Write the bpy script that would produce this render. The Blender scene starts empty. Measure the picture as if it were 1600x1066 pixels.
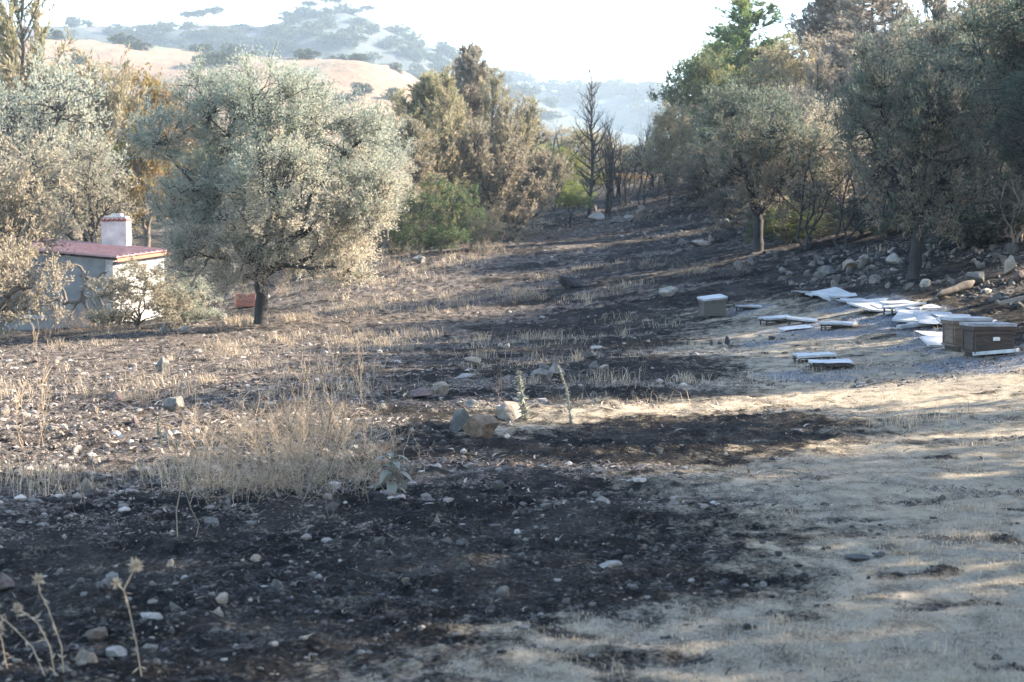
import bpy, math, random
import numpy as np
from mathutils import Vector, Matrix

# ------------------------------------------------------------------ camera, sky, sun, exposure
scene = bpy.context.scene
COL = scene.collection
rad = math.radians
W_PX, H_PX, F_PX, HOR = 1600.0, 1066.0, 2667.0, 400.0
CAM_Z = 1.6
PITCH = math.atan((H_PX / 2 - HOR) / F_PX)
cam_d = bpy.data.cameras.new('camera')
cam = bpy.data.objects.new('camera', cam_d)
COL.objects.link(cam)
cam.location = (0, 0, CAM_Z)
cam.rotation_euler = (rad(90) - PITCH, 0, 0)
cam_d.sensor_width = 36.0
cam_d.lens = F_PX / W_PX * 36.0
cam_d.clip_start = 0.1
cam_d.clip_end = 6000
cam_d.dof.use_dof = True
cam_d.dof.focus_distance = 18.0
cam_d.dof.aperture_fstop = 4.0
scene.camera = cam

SUN_AZ, SUN_EL = rad(75), rad(27)          # azimuth measured from +Y (view direction) towards +X
world = bpy.data.worlds.new('World')
scene.world = world
world.use_nodes = True
wn = world.node_tree
sky = wn.nodes.new('ShaderNodeTexSky')
sky.sky_type = 'NISHITA'
sky.sun_disc = False
sky.sun_elevation = SUN_EL
sky.sun_rotation = SUN_AZ
sky.air_density = 1.0
sky.dust_density = 0.7
sky.ozone_density = 1.0
wn.links.new(sky.outputs[0], wn.nodes['Background'].inputs[0])
wn.nodes['Background'].inputs[1].default_value = 0.12
sun_d = bpy.data.lights.new('sun', 'SUN')
sun_d.energy = 5.0
sun_d.angle = rad(0.55)
sun_d.color = (1.0, 0.86, 0.68)
sun = bpy.data.objects.new('sun', sun_d)
COL.objects.link(sun)
sun_dir = Vector((math.sin(SUN_AZ) * math.cos(SUN_EL), math.cos(SUN_AZ) * math.cos(SUN_EL), math.sin(SUN_EL)))
sun.rotation_euler = sun_dir.to_track_quat('Z', 'Y').to_euler()
sun.location = (30, 20, 40)
vs = scene.view_settings
vs.view_transform = 'Standard'
vs.look = 'None'
vs.exposure = 2.6
vs.gamma = 1.0
vs.use_curve_mapping = False
scene.cycles.use_denoising = True
scene.cycles.max_bounces = 6
scene.cycles.diffuse_bounces = 3
scene.cycles.transmission_bounces = 3
scene.cycles.volume_bounces = 0
scene.cycles.volume_step_rate = 1.0

# ------------------------------------------------------------------ helpers
def at(px, py, Y):
    """world point on the line of sight of a photograph pixel at distance Y"""
    a = (px - W_PX / 2) / F_PX
    b = (H_PX / 2 - py) / F_PX
    cp, sp = math.cos(PITCH), math.sin(PITCH)
    r = np.array([a, cp + b * sp, -sp + b * cp])
    r *= Y / r[1]
    return np.array([r[0], r[1], CAM_Z + r[2]])

def hash2(ix, iy, seed):
    n = (ix.astype(np.int64) * 374761393 + iy.astype(np.int64) * 668265263 + seed * 974634777) & 0x7fffffff
    n = ((n ^ (n >> 13)) * 1274126177) & 0x7fffffff
    return ((n ^ (n >> 16)) & 0xffffff) / float(0xffffff)

def vnoise(x, y, seed=0):
    x = np.asarray(x, float); y = np.asarray(y, float)
    ix = np.floor(x); iy = np.floor(y)
    fx = x - ix; fy = y - iy
    fx = fx * fx * (3 - 2 * fx); fy = fy * fy * (3 - 2 * fy)
    a = hash2(ix, iy, seed); b = hash2(ix + 1, iy, seed)
    c = hash2(ix, iy + 1, seed); d = hash2(ix + 1, iy + 1, seed)
    return (a * (1 - fx) + b * fx) * (1 - fy) + (c * (1 - fx) + d * fx) * fy

def fbm(x, y, oct=4, seed=0, gain=0.5):
    s = 0; a = 1; t = 0
    for k in range(oct):
        s = s + a * vnoise(np.asarray(x) * 2 ** k + 17.3 * k, np.asarray(y) * 2 ** k - 9.1 * k, seed + k * 7)
        t += a; a *= gain
    return s / t

def sstep(a, b, x):
    t = np.clip((np.asarray(x, float) - a) / (b - a), 0, 1)
    return t * t * (3 - 2 * t)

def tag(o, label=None, cat=None, group=None, kind=None):
    if label: o['label'] = label
    if cat: o['category'] = cat
    if group: o['group'] = group
    if kind: o['kind'] = kind
    return o

def np_mesh(name, V, F=None, quads=True, smooth=False, attrs=None, fattrs=None):
    """mesh from arrays; F is (n,3) or (n,4)"""
    V = np.asarray(V, np.float32); F = np.asarray(F, np.int32)
    k = F.shape[1]
    me = bpy.data.meshes.new(name)
    me.vertices.add(len(V)); me.vertices.foreach_set('co', V.ravel())
    me.loops.add(F.size); me.loops.foreach_set('vertex_index', F.ravel())
    me.polygons.add(len(F))
    me.polygons.foreach_set('loop_start', np.arange(0, F.size, k, dtype=np.int32))
    me.polygons.foreach_set('loop_total', np.full(len(F), k, np.int32))
    me.polygons.foreach_set('use_smooth', np.full(len(F), bool(smooth)))
    for d, dom in ((attrs, 'POINT'), (fattrs, 'FACE')):
        for n, v in (d or {}).items():
            at_ = me.attributes.new(n, 'FLOAT', dom)
            at_.data.foreach_set('value', np.asarray(v, np.float32))
    me.update(calc_edges=True)
    return me

def link(name, me, m=None, parent=None, loc=None, rot=None, scale=None):
    o = bpy.data.objects.new(name, me)
    COL.objects.link(o)
    if me is not None and m is not None:
        if len(me.materials) == 0:
            me.materials.append(m)
        elif me.materials[0] != m:
            o.material_slots[0].link = 'OBJECT'
            o.material_slots[0].material = m
    if parent: o.parent = parent
    if loc is not None: o.location = loc
    if rot is not None: o.rotation_euler = rot
    if scale is not None: o.scale = scale
    return o

def empty(name, loc, rz=0, scale=None):
    o = bpy.data.objects.new(name, None)
    COL.objects.link(o)
    o.location = loc; o.rotation_euler = (0, 0, rz)
    if scale is not None: o.scale = scale
    o.empty_display_size = 0.2
    return o

# ------------------------------------------------------------------ materials
def new_mat(name):
    m = bpy.data.materials.new(name)
    m.use_nodes = True
    nt = m.node_tree
    return m, nt, nt.nodes['Principled BSDF']

def ramp(nt, fac, stops):
    r = nt.nodes.new('ShaderNodeValToRGB')
    el = r.color_ramp.elements
    while len(el) < len(stops): el.new(0.5)
    for e, (p, c) in zip(el, stops):
        e.position = p; e.color = (c[0], c[1], c[2], 1)
    if fac is not None: nt.links.new(fac, r.inputs[0])
    return r.outputs[0]

def tex_noise(nt, scale, detail=4, rough=0.55, coord='Object', vec=None, stretch=None):
    tc = nt.nodes.new('ShaderNodeTexCoord')
    n = nt.nodes.new('ShaderNodeTexNoise')
    n.inputs['Scale'].default_value = scale
    n.inputs['Detail'].default_value = detail
    n.inputs['Roughness'].default_value = rough
    src = vec or tc.outputs[coord]
    if stretch:
        mp = nt.nodes.new('ShaderNodeMapping')
        mp.inputs['Scale'].default_value = stretch
        nt.links.new(src, mp.inputs[0]); src = mp.outputs[0]
    nt.links.new(src, n.inputs['Vector'])
    return n.outputs['Fac']

def mixc(nt, fac, a, b, mode='MIX'):
    m = nt.nodes.new('ShaderNodeMix'); m.data_type = 'RGBA'; m.blend_type = mode
    for s, v in ((m.inputs[0], fac), (m.inputs[6], a), (m.inputs[7], b)):
        if isinstance(v, (int, float)): s.default_value = v
        elif isinstance(v, tuple): s.default_value = (v[0], v[1], v[2], 1)
        else: nt.links.new(v, s)
    return m.outputs[2]

def math_n(nt, op, a, b=None, c=None):
    m = nt.nodes.new('ShaderNodeMath'); m.operation = op
    for i, v in enumerate((a, b, c)):
        if v is None: continue
        if isinstance(v, (int, float)): m.inputs[i].default_value = v
        else: nt.links.new(v, m.inputs[i])
    return m.outputs[0]

def attr_n(nt, name):
    a = nt.nodes.new('ShaderNodeAttribute'); a.attribute_name = name
    return a.outputs['Fac']

def bump(nt, b, height, strength, dist):
    n = nt.nodes.new('ShaderNodeBump')
    n.inputs['Strength'].default_value = strength
    n.inputs['Distance'].default_value = dist
    nt.links.new(height, n.inputs['Height'])
    nt.links.new(n.outputs[0], b.inputs['Normal'])

def simple(name, c0, c1, scale=8, rough=0.85, bump_s=0.3, bump_d=0.01, stretch=None, detail=5, metal=0.0):
    m, nt, b = new_mat(name)
    f = tex_noise(nt, scale, detail, 0.6, stretch=stretch)
    col = ramp(nt, f, [(0.3, c0), (0.7, c1)])
    nt.links.new(col, b.inputs['Base Color'])
    b.inputs['Roughness'].default_value = rough
    b.inputs['Metallic'].default_value = metal
    if bump_s: bump(nt, b, f, bump_s, bump_d)
    return m

def leaf_mat(name, fresh, scorched, transl=0.5, spread=0.32):
    """leaf: tint attribute runs from fresh (0) to scorched (1); every leaf differs a little"""
    m, nt, b = new_mat(name)
    out = nt.nodes['Material Output']
    g = nt.nodes.new('ShaderNodeNewGeometry')
    rnd = g.outputs['Random Per Island']
    t = attr_n(nt, 'tint')
    t2 = math_n(nt, 'ADD', t, math_n(nt, 'MULTIPLY', math_n(nt, 'SUBTRACT', rnd, 0.5), 0.35))
    col = ramp(nt, t2, [(0.25, fresh), (0.75, scorched)])
    mul = math_n(nt, 'ADD', 1 - spread / 2, math_n(nt, 'MULTIPLY', math_n(nt, 'FRACT', math_n(nt, 'MULTIPLY', rnd, 37.7)), spread))
    hs = nt.nodes.new('ShaderNodeHueSaturation')
    nt.links.new(col, hs.inputs['Color']); nt.links.new(mul, hs.inputs['Value'])
    nt.links.new(hs.outputs[0], b.inputs['Base Color'])
    b.inputs['Roughness'].default_value = 0.55
    b.inputs['Specular IOR Level'].default_value = 0.12
    tr = nt.nodes.new('ShaderNodeBsdfTranslucent')
    nt.links.new(hs.outputs[0], tr.inputs[0])
    mx = nt.nodes.new('ShaderNodeMixShader'); mx.inputs[0].default_value = transl
    nt.links.new(b.outputs[0], mx.inputs[1]); nt.links.new(tr.outputs[0], mx.inputs[2])
    nt.links.new(mx.outputs[0], out.inputs['Surface'])
    return m

M = {}
M['bark'] = simple('bark', (0.05, 0.042, 0.035), (0.16, 0.13, 0.105), 9, 0.95, 0.7, 0.02, (1, 1, 0.35))
M['bark_burnt'] = simple('bark_burnt', (0.010, 0.010, 0.011), (0.045, 0.04, 0.038), 9, 0.9, 0.8, 0.02, (1, 1, 0.35))
M['bark_pale'] = simple('bark_pale', (0.16, 0.12, 0.09), (0.30, 0.23, 0.18), 9, 0.95, 0.5, 0.01, (1, 1, 0.35))
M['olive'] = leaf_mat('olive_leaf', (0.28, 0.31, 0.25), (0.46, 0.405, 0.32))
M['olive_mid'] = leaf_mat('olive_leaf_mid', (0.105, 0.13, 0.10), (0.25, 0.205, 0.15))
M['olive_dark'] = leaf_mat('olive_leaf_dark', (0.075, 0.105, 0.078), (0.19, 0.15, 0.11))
M['olive_tan'] = leaf_mat('olive_leaf_tan', (0.25, 0.235, 0.175), (0.38, 0.32, 0.24))
M['pine_green'] = leaf_mat('pine_needle_green', (0.14, 0.21, 0.075), (0.24, 0.23, 0.10))
M['pine_yellow'] = leaf_mat('pine_needle_yellow', (0.23, 0.22, 0.13), (0.32, 0.265, 0.175))
M['pine_brown'] = leaf_mat('pine_needle_brown', (0.22, 0.205, 0.15), (0.29, 0.245, 0.185))
M['pine_grey'] = leaf_mat('pine_needle_grey', (0.22, 0.205, 0.17), (0.30, 0.25, 0.20))
M['leaf_bright'] = leaf_mat('leaf_bright', (0.12, 0.17, 0.035), (0.22, 0.20, 0.06), 0.45)
M['leaf_orange'] = leaf_mat('leaf_orange', (0.20, 0.16, 0.05), (0.27, 0.16, 0.07), 0.45)
M['shrub_green'] = leaf_mat('shrub_leaf_green', (0.07, 0.11, 0.05), (0.17, 0.16, 0.075))
M['scrub'] = leaf_mat('scrub_leaf', (0.055, 0.075, 0.04), (0.09, 0.09, 0.05), 0.2)

# ------------------------------------------------------------------ terrain
ctrl = []
for px, py, Y in [
    (0, 1066, 6.3), (800, 1066, 6.4), (1600, 1066, 6.4), (0, 900, 8.5), (800, 900, 8.5), (1600, 900, 8.4),
    (0, 750, 12), (800, 750, 12), (1600, 750, 11.8), (0, 640, 17.5), (800, 640, 17), (1600, 640, 16.3),
    (1550, 558, 21), (1100, 557, 23.5), (800, 560, 25), (400, 560, 26.5), (0, 560, 28),
    (1110, 498, 34), (1480, 512, 25.5), (1290, 462, 33), (1430, 432, 32), (1600, 470, 27), (1600, 400, 32),
    (800, 497, 37), (408, 508, 38), (0, 516, 46), (150, 520, 42), (200, 507, 50),
    (800, 440, 47), (600, 445, 48), (500, 440, 50), (700, 392, 56), (950, 372, 60), (1100, 402, 47), (1180, 394, 44),
    (900, 342, 72), (1050, 305, 75), (1300, 345, 50), (1600, 300, 45), (1600, 200, 65), (1300, 240, 75),
    (300, 425, 65), (0, 435, 75), (600, 372, 75), (400, 352, 110), (0, 352, 120), (900, 292, 110), (1300, 190, 120)]:
    ctrl.append(at(px, py, Y))
ctrl += [np.array(p, float) for p in [(12, 10, 1.0), (12, 20, 1.9), (20, 10, 2.6), (20, 25, 4.0), (-12, 8, -.25), (-25, 30, -.9),
    (0, -10, .1), (12, -10, .8), (-15, -10, -.2), (40, 40, 9), (40, 0, 6), (-60, 60, -1), (-60, 0, -2), (60, 120, 15),
    (-80, 150, 5), (0, 160, 9), (6, 6, .15), (-6, 6, 0)]]
ctrl = np.array(ctrl)

def tps_phi(r2):
    return np.where(r2 > 1e-12, r2 * np.log(r2 + 1e-12) * 0.5, 0.0)

def tps_fit(P, z, lam):
    n = len(P)
    d = ((P[:, None, :] - P[None, :, :]) ** 2).sum(-1)
    A = np.zeros((n + 3, n + 3))
    A[:n, :n] = tps_phi(d) + lam * np.eye(n)
    A[:n, n] = 1; A[:n, n + 1:] = P
    A[n, :n] = 1; A[n + 1:, :n] = P.T
    return np.linalg.solve(A, np.concatenate([z, np.zeros(3)]))

_S = 20.0
_P = ctrl[:, :2] / _S
_w = tps_fit(_P, ctrl[:, 2], 0.01)

def H(x, y):
    """smooth terrain height"""
    x = np.asarray(x, float); y = np.asarray(y, float)
    sh = x.shape
    q = np.stack([x.ravel(), y.ravel()], 1)
    r = np.hypot(q[:, 0], q[:, 1] - 50)
    k = np.minimum(1, 130 / np.maximum(r, 1e-6))
    qc = np.stack([q[:, 0] * k, 50 + (q[:, 1] - 50) * k], 1) / _S
    out = np.empty(len(qc))
    for i in range(0, len(qc), 20000):
        c = qc[i:i + 20000]
        d = ((c[:, None, :] - _P[None, :, :]) ** 2).sum(-1)
        out[i:i + 20000] = tps_phi(d) @ _w[:-3] + _w[-3] + c @ _w[-2:]
    f = sstep(130, 260, r)
    out = out * (1 - f) + 3.0 * f
    return out.reshape(sh)

def G(px, py, ymax=140.0):
    """where the line of sight of a photograph pixel meets the terrain"""
    Ys = np.geomspace(4, ymax, 500)
    p0 = at(px, py, 1.0) - np.array([0, 0, CAM_Z])
    X = p0[0] * Ys; Z = CAM_Z + p0[2] * Ys
    below = Z < H(X, Ys)
    i = int(np.argmax(below)) if below.any() else len(Ys) - 1
    a, b = Ys[max(i - 1, 0)], Ys[i]
    za = (CAM_Z + p0[2] * a) - float(H(p0[0] * a, a)); zb = (CAM_Z + p0[2] * b) - float(H(p0[0] * b, b))
    Y = a + (b - a) * (za / (za - zb) if za != zb else 0)
    return np.array([p0[0] * Y, Y])

def poly_px(pts):
    return np.array([G(*p) for p in pts])

def sdist(x, y, P):
    """signed distance to polygon P, positive inside"""
    x = np.asarray(x, float); y = np.asarray(y, float)
    d = np.full(x.shape, 1e9); ins = np.zeros(x.shape, bool)
    n = len(P)
    for i in range(n):
        a = P[i]; b = P[(i + 1) % n]
        e = b - a
        t = np.clip(((x - a[0]) * e[0] + (y - a[1]) * e[1]) / (e @ e + 1e-12), 0, 1)
        d = np.minimum(d, np.hypot(x - a[0] - t * e[0], y - a[1] - t * e[1]))
        c = ((a[1] > y) != (b[1] > y))
        with np.errstate(divide='ignore', invalid='ignore'):
            xi = a[0] + (y - a[1]) / (b[1] - a[1]) * e[0]
        ins ^= c & (x < xi)
    return np.where(ins, d, -d)

POLY_STRAW = poly_px([(790, 1066), (830, 990), (960, 972), (1080, 955), (1150, 900), (1150, 830), (1150, 790), (1080, 745), (1140, 705), (1300, 692),
    (1410, 655), (1250, 642), (1000, 652), (900, 662), (780, 690), (700, 668), (880, 640), (1100, 622), (1150, 590), (1060, 562),
    (1080, 520), (1090, 490), (1200, 468), (1250, 465), (1350, 482), (1480, 530), (1600, 556)]) 
POLY_STRAW = np.vstack([POLY_STRAW, [[9, 22], [14, 14], [14, -8], [0.2, -8]]])
POLY_FIELD = poly_px([(-200, 790), (-200, 540), (300, 518), (470, 455), (560, 432), (700, 402), (850, 385), (820, 430), (850, 470), (700, 560),
    (640, 640), (700, 690), (600, 785), (300, 800)])
POLY_FAR = poly_px([(560, 400), (700, 380), (840, 365), (950, 340), (1000, 345), (900, 372), (700, 398), (560, 420)])

def masks(x, y):
    n1 = fbm(x * 0.9, y * 0.55, 4, 3) - 0.5
    n2 = fbm(x * 3.1, y * 2.0, 4, 11) - 0.5
    n3 = fbm(x * 0.45, y * 1.1, 5, 23) - 0.5              # streaks lying across the slope, char and painted shadow together
    n4 = fbm(x * 1.5, y * 3.2, 4, 29) - 0.5
    sc = 0.6 + 0.03 * np.abs(y)
    ds = sdist(x, y, POLY_STRAW)
    st = sstep(-0.8, 0.9, (ds + n1 * 0.9 * sc + n3 * 1.5 * sc + n4 * 1.3 * sc) / sc)
    st = st * (1 - 0.75 * sstep(0.11, 0.27, n4 + 0.6 * n2 - 0.035 * np.clip(ds, 0, 4)))
    df = sdist(x, y, POLY_FIELD)
    fd = sstep(-0.9, 1.0, (df + n1 * 2.2 * sc + n3 * 4.0 * sc + n2 * 1.0) / sc)
    fd = fd * (1 - 0.85 * sstep(0.02, 0.14, n3 * 0.8 + n4 * 0.8))
    soil_shade_streaks = sstep(0.03, 0.15, n3 + 0.55 * n4) * 0.75 * sstep(7, 14, y)  # tan soil between char streaks, long shadow streaks painted in with them
    fr = sstep(-0.5, 0.6, sdist(x, y, POLY_FAR) + n1 * 3)
    return st, np.maximum(np.maximum(fd, fr * 0.7), soil_shade_streaks)

ASH = [(G(px, py), r) for px, py, r in [(1452, 541, .55), (1535, 571, .7), (1265, 588, .6), (1300, 522, .8), (1250, 515, .6), (1190, 537, .45), (1400, 500, .9),
       (1470, 520, .8), (1310, 580, .5), (1580, 565, .6), (1170, 486, .5), (1340, 478, .8)]]

def ash_mask(x, y):
    a = np.zeros(np.shape(x))
    n = fbm(np.asarray(x) * 4, np.asarray(y) * 2.2, 3, 91)
    for c, r in ASH:
        d = np.hypot((x - c[0]) / r, (y - c[1]) / (r * 1.5))
        a = np.maximum(a, sstep(1.15, 0.35, d + (n - 0.5) * 1.6))
    return a

def relief(x, y, st):
    a = (fbm(x * 1.4, y * 1.4, 3, 21) - 0.5) * 0.10
    b = (fbm(x * 5.5, y * 5.5, 3, 31) - 0.5)
    c = np.maximum(0, fbm(x * 13, y * 13, 2, 41) - 0.52)
    rough = 1 - 0.8 * st
    return a * (0.35 + 0.65 * rough) + b * (0.02 + 0.065 * rough) + c * 0.07 * rough

def ground_z(x, y):
    x = np.asarray(x, float); y = np.asarray(y, float)
    st, fd = masks(x, y)
    return H(x, y) + relief(x, y, st)

def gz(x, y):
    return float(ground_z(np.array([x]), np.array([y]))[0])

def build_ground():
    ys = np.concatenate([np.linspace(-60, 3, 16), np.geomspace(3.3, 150, 640), np.geomspace(156, 2600, 26)])
    s = np.linspace(-1, 1, 431)
    ext = np.geomspace(1.06, 70, 22)
    s = np.concatenate([-ext[::-1], s, ext])
    hw = 1.3 + 0.36 * np.clip(ys, 3, 150)
    X = s[None, :] * hw[:, None]
    Yg = np.repeat(ys[:, None], len(s), 1)
    # keep the outer columns within bounds
    X = np.clip(X, -2600, 2600)
    st, fd = masks(X, Yg)
    near = sstep(200, 90, np.hypot(X, Yg))
    Z = H(X, Yg) + relief(X, Yg, st) * near
    nr, nc = X.shape
    idx = np.arange(nr * nc).reshape(nr, nc)
    F = np.stack([idx[:-1, :-1], idx[:-1, 1:], idx[1:, 1:], idx[1:, :-1]], -1).reshape(-1, 4)
    me = np_mesh('ground', np.stack([X, Yg, Z], -1).reshape(-1, 3), F, smooth=True,
                 attrs={'straw': st.ravel(), 'field': fd.ravel(), 'ash': ash_mask(X, Yg).ravel()})
    m, nt, b = new_mat('burnt_field_soil')
    n_big = tex_noise(nt, 1.1, 5, 0.6, stretch=(1, 0.7, 1))
    n_mid = tex_noise(nt, 6, 6, 0.65, stretch=(1, 0.6, 1))
    n_fine = tex_noise(nt, 38, 5, 0.7)
    n_vf = tex_noise(nt, 150, 3, 0.7, stretch=(1, 0.5, 1))
    char = ramp(nt, n_fine, [(0.30, (0.004, 0.004, 0.005)), (0.5, (0.010, 0.010, 0.010)), (0.68, (0.032, 0.029, 0.027)), (0.82, (0.12, 0.105, 0.092))])
    char = mixc(nt, ramp(nt, n_mid, [(0.42, (1, 1, 1)), (0.62, (0.25, 0.25, 0.25))]), mixc(nt, 0.45, char, (0.045, 0.038, 0.032)), char)
    char = mixc(nt, ramp(nt, n_big, [(0.46, (0, 0, 0)), (0.66, (0.7, 0.7, 0.7))]), char, ramp(nt, n_fine, [(0.35, (0.022, 0.020, 0.018)), (0.65, (0.11, 0.095, 0.08))]))
    char = mixc(nt, ramp(nt, n_vf, [(0.60, (0, 0, 0)), (0.78, (0.7, 0.7, 0.7))]), char, (0.10, 0.085, 0.07))
    field = ramp(nt, n_fine, [(0.30, (0.022, 0.019, 0.018)), (0.47, (0.085, 0.072, 0.064)), (0.60, (0.17, 0.145, 0.125)), (0.74, (0.31, 0.26, 0.22))])
    fpatch = ramp(nt, n_mid, [(0.38, (0.16, 0.155, 0.15)), (0.54, (1, 1, 1))])
    field = mixc(nt, 1.0, field, fpatch, 'MULTIPLY')
    straw = ramp(nt, n_vf, [(0.25, (0.20, 0.166, 0.122)), (0.5, (0.40, 0.338, 0.25)), (0.75, (0.55, 0.47, 0.355))])
    straw = mixc(nt, ramp(nt, n_big, [(0.42, (0, 0, 0)), (0.62, (1, 1, 1))]), straw, ramp(nt, n_fine, [(0.3, (0.20, 0.175, 0.14)), (0.7, (0.40, 0.355, 0.285))]))
    straw = mixc(nt, 1.0, straw, ramp(nt, n_mid, [(0.34, (0.55, 0.54, 0.53)), (0.6, (1, 1, 1))]), 'MULTIPLY')
    straw = mixc(nt, ramp(nt, n_fine, [(0.26, (0.75, 0.75, 0.75)), (0.38, (0, 0, 0))]), straw, (0.075, 0.062, 0.048))
    wob = math_n(nt, 'MULTIPLY', math_n(nt, 'SUBTRACT', n_mid, 0.5), 1.7)
    wob2 = math_n(nt, 'MULTIPLY', math_n(nt, 'SUBTRACT', n_fine, 0.5), 1.5)
    wobs = math_n(nt, 'ADD', wob, wob2)
    fs = ramp(nt, math_n(nt, 'ADD', attr_n(nt, 'straw'), wobs), [(0.12, (0, 0, 0)), (0.88, (1, 1, 1))])
    ff = ramp(nt, math_n(nt, 'ADD', attr_n(nt, 'field'), wobs), [(0.36, (0, 0, 0)), (0.64, (1, 1, 1))])
    col = mixc(nt, ff, char, field)
    col = mixc(nt, fs, col, straw)
    ash = ramp(nt, n_fine, [(0.35, (0.035, 0.036, 0.04)), (0.5, (0.14, 0.145, 0.16)), (0.65, (0.40, 0.41, 0.43))])
    col = mixc(nt, attr_n(nt, 'ash'), col, ash)
    nt.links.new(col, b.inputs['Base Color'])
    b.inputs['Roughness'].default_value = 0.95
    b.inputs['Specular IOR Level'].default_value = 0.04
    hsum = math_n(nt, 'ADD', n_fine, math_n(nt, 'MULTIPLY', n_vf, 0.5))
    bump(nt, b, hsum, 0.9, 0.03)
    return tag(link('ground', me, m), 'burnt stony field with black char and dry straw grass', 'ground', kind='structure')

build_ground()

def interp_crest(pts, px):
    p = np.array(pts, float)
    return np.interp(px, p[:, 0], p[:, 1])

def build_hill(name, crest, Yc, Yf, Yb, seed, mat, label, bump_amp):
    """a ridge whose crest stands at distance Yc; slopes run down to Yf (front) and Yb (back)"""
    pxs = np.linspace(-900, 2500, 420)
    row = interp_crest(crest, pxs)
    k = np.hanning(13); k /= k.sum()
    row = np.convolve(np.pad(row, 6, 'edge'), k, 'valid')
    xc = (pxs - 800) / F_PX * Yc
    zc = CAM_Z + (HOR - row) / F_PX * Yc
    v = np.concatenate([np.linspace(0, 1, 60), np.linspace(1, 2, 16)[1:]])
    V = np.zeros((len(v), len(pxs), 3))
    for i, t in enumerate(v):
        if t <= 1:
            Y = Yf + (Yc - Yf) * t
            prof = 0.55 * t + 0.45 * sstep(0, 1, t)
        else:
            Y = Yc + (Yb - Yc) * (t - 1); prof = 1 - sstep(0, 1, t - 1)
        x = xc * (0.75 + 0.25 * Y / Yc)
        n = (fbm(x / 45, np.full_like(x, Y / 45), 4, seed) - 0.5) * bump_amp * math.sin(min(t, 1.0) * math.pi) * 1.2
        n2 = (fbm(x / 9, np.full_like(x, Y / 9), 3, seed + 5) - 0.5) * bump_amp * 0.12
        V[i, :, 0] = x; V[i, :, 1] = Y; V[i, :, 2] = -3 + (zc + 3) * prof + n + n2
    nr, nc = V.shape[:2]
    idx = np.arange(nr * nc).reshape(nr, nc)
    F = np.stack([idx[:-1, :-1], idx[:-1, 1:], idx[1:, 1:], idx[1:, :-1]], -1).reshape(-1, 4)
    o = link(name, np_mesh(name, V.reshape(-1, 3), F, smooth=True), mat)
    tag(o, label, 'hill', kind='structure')
    return V

def hill_mat(name, tan, tan2, green, cover):
    m, nt, b = new_mat(name)
    a = tex_noise(nt, 0.05, 6, 0.6)
    c = tex_noise(nt, 0.35, 5, 0.65)
    col = ramp(nt, c, [(0.35, tan), (0.65, tan2)])
    col = mixc(nt, ramp(nt, a, [(cover - 0.06, (1, 1, 1)), (cover + 0.06, (0, 0, 0))]), col, ramp(nt, c, [(0.3, green), (0.7, tuple(1.6 * g for g in green))]))
    nt.links.new(col, b.inputs['Base Color']); b.inputs['Roughness'].default_value = 1.0
    bump(nt, b, c, 0.8, 0.8)
    return m

CREST1 = [(-900, 40), (-100, 60), (60, 66), (150, 66), (230, 74), (340, 88), (450, 95), (560, 100), (640, 116), (690, 150), (740, 200), (820, 250), (950, 275), (1200, 300), (2500, 300)]
CREST2 = [(-900, 60), (-200, 45), (60, 46), (120, 42), (180, 44), (215, 52), (270, 52), (330, 40), (380, 42), (420, 44), (470, 30), (510, 20), (560, 24), (620, 52), (680, 78), (720, 98), (780, 130), (850, 165), (950, 205), (1200, 250), (2500, 270)]
CREST3 = [(-900, 160), (500, 160), (700, 140), (770, 128), (830, 140), (870, 150), (920, 136), (960, 128), (1000, 132), (1040, 155), (1100, 185), (1300, 230), (1700, 200), (2500, 180)]
hm1 = hill_mat('dry_slope', (0.125, 0.08, 0.045), (0.19, 0.125, 0.078), (0.07, 0.08, 0.05), 0.40)
hm2 = hill_mat('scrub_ridge', (0.05, 0.037, 0.034), (0.08, 0.06, 0.055), (0.022, 0.03, 0.027), 0.62)
hm3 = hill_mat('far_ridge_soil', (0.07, 0.07, 0.06), (0.11, 0.10, 0.08), (0.03, 0.045, 0.035), 0.58)
HV1 = build_hill('hill', CREST1, 430, 150, 540, 61, hm1, 'dry tan hillside with scattered scrub behind the trees', 13)
HV2 = build_hill('hill', CREST2, 760, 470, 1000, 71, hm2, 'hazy scrub covered ridge above the tan hillside', 22)
HV3 = build_hill('hill', CREST3, 1050, 800, 1350, 81, hm3, 'farthest pale blue hazy ridge beyond the bare trees', 30)

# ------------------------------------------------------------------ haze
def build_haze():
    lo = (-2200, -120, -12); hi = (2200, 1900, 150)
    V = [(x, y, z) for x in (lo[0], hi[0]) for y in (lo[1], hi[1]) for z in (lo[2], hi[2])]
    F = [(0, 1, 3, 2), (4, 6, 7, 5), (0, 4, 5, 1), (2, 3, 7, 6), (0, 2, 6, 4), (1, 5, 7, 3)]
    m = bpy.data.materials.new('haze'); m.use_nodes = True
    nt = m.node_tree; nt.nodes.clear()
    out = nt.nodes.new('ShaderNodeOutputMaterial')
    pv = nt.nodes.new('ShaderNodeVolumePrincipled')
    pv.inputs['Color'].default_value = (0.66, 0.83, 1.0, 1)
    pv.inputs['Density'].default_value = 0.00036
    pv.inputs['Anisotropy'].default_value = 0.25
    nt.links.new(pv.outputs[0], out.inputs['Volume'])
    o = link('haze', np_mesh('haze', V, F), m)
    tag(o, 'pale smoky haze filling the valley air', 'haze', kind='stuff')
build_haze()

# ------------------------------------------------------------------ trees
def unit(v):
    return v / (np.linalg.norm(v, axis=-1, keepdims=True) + 1e-9)

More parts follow.
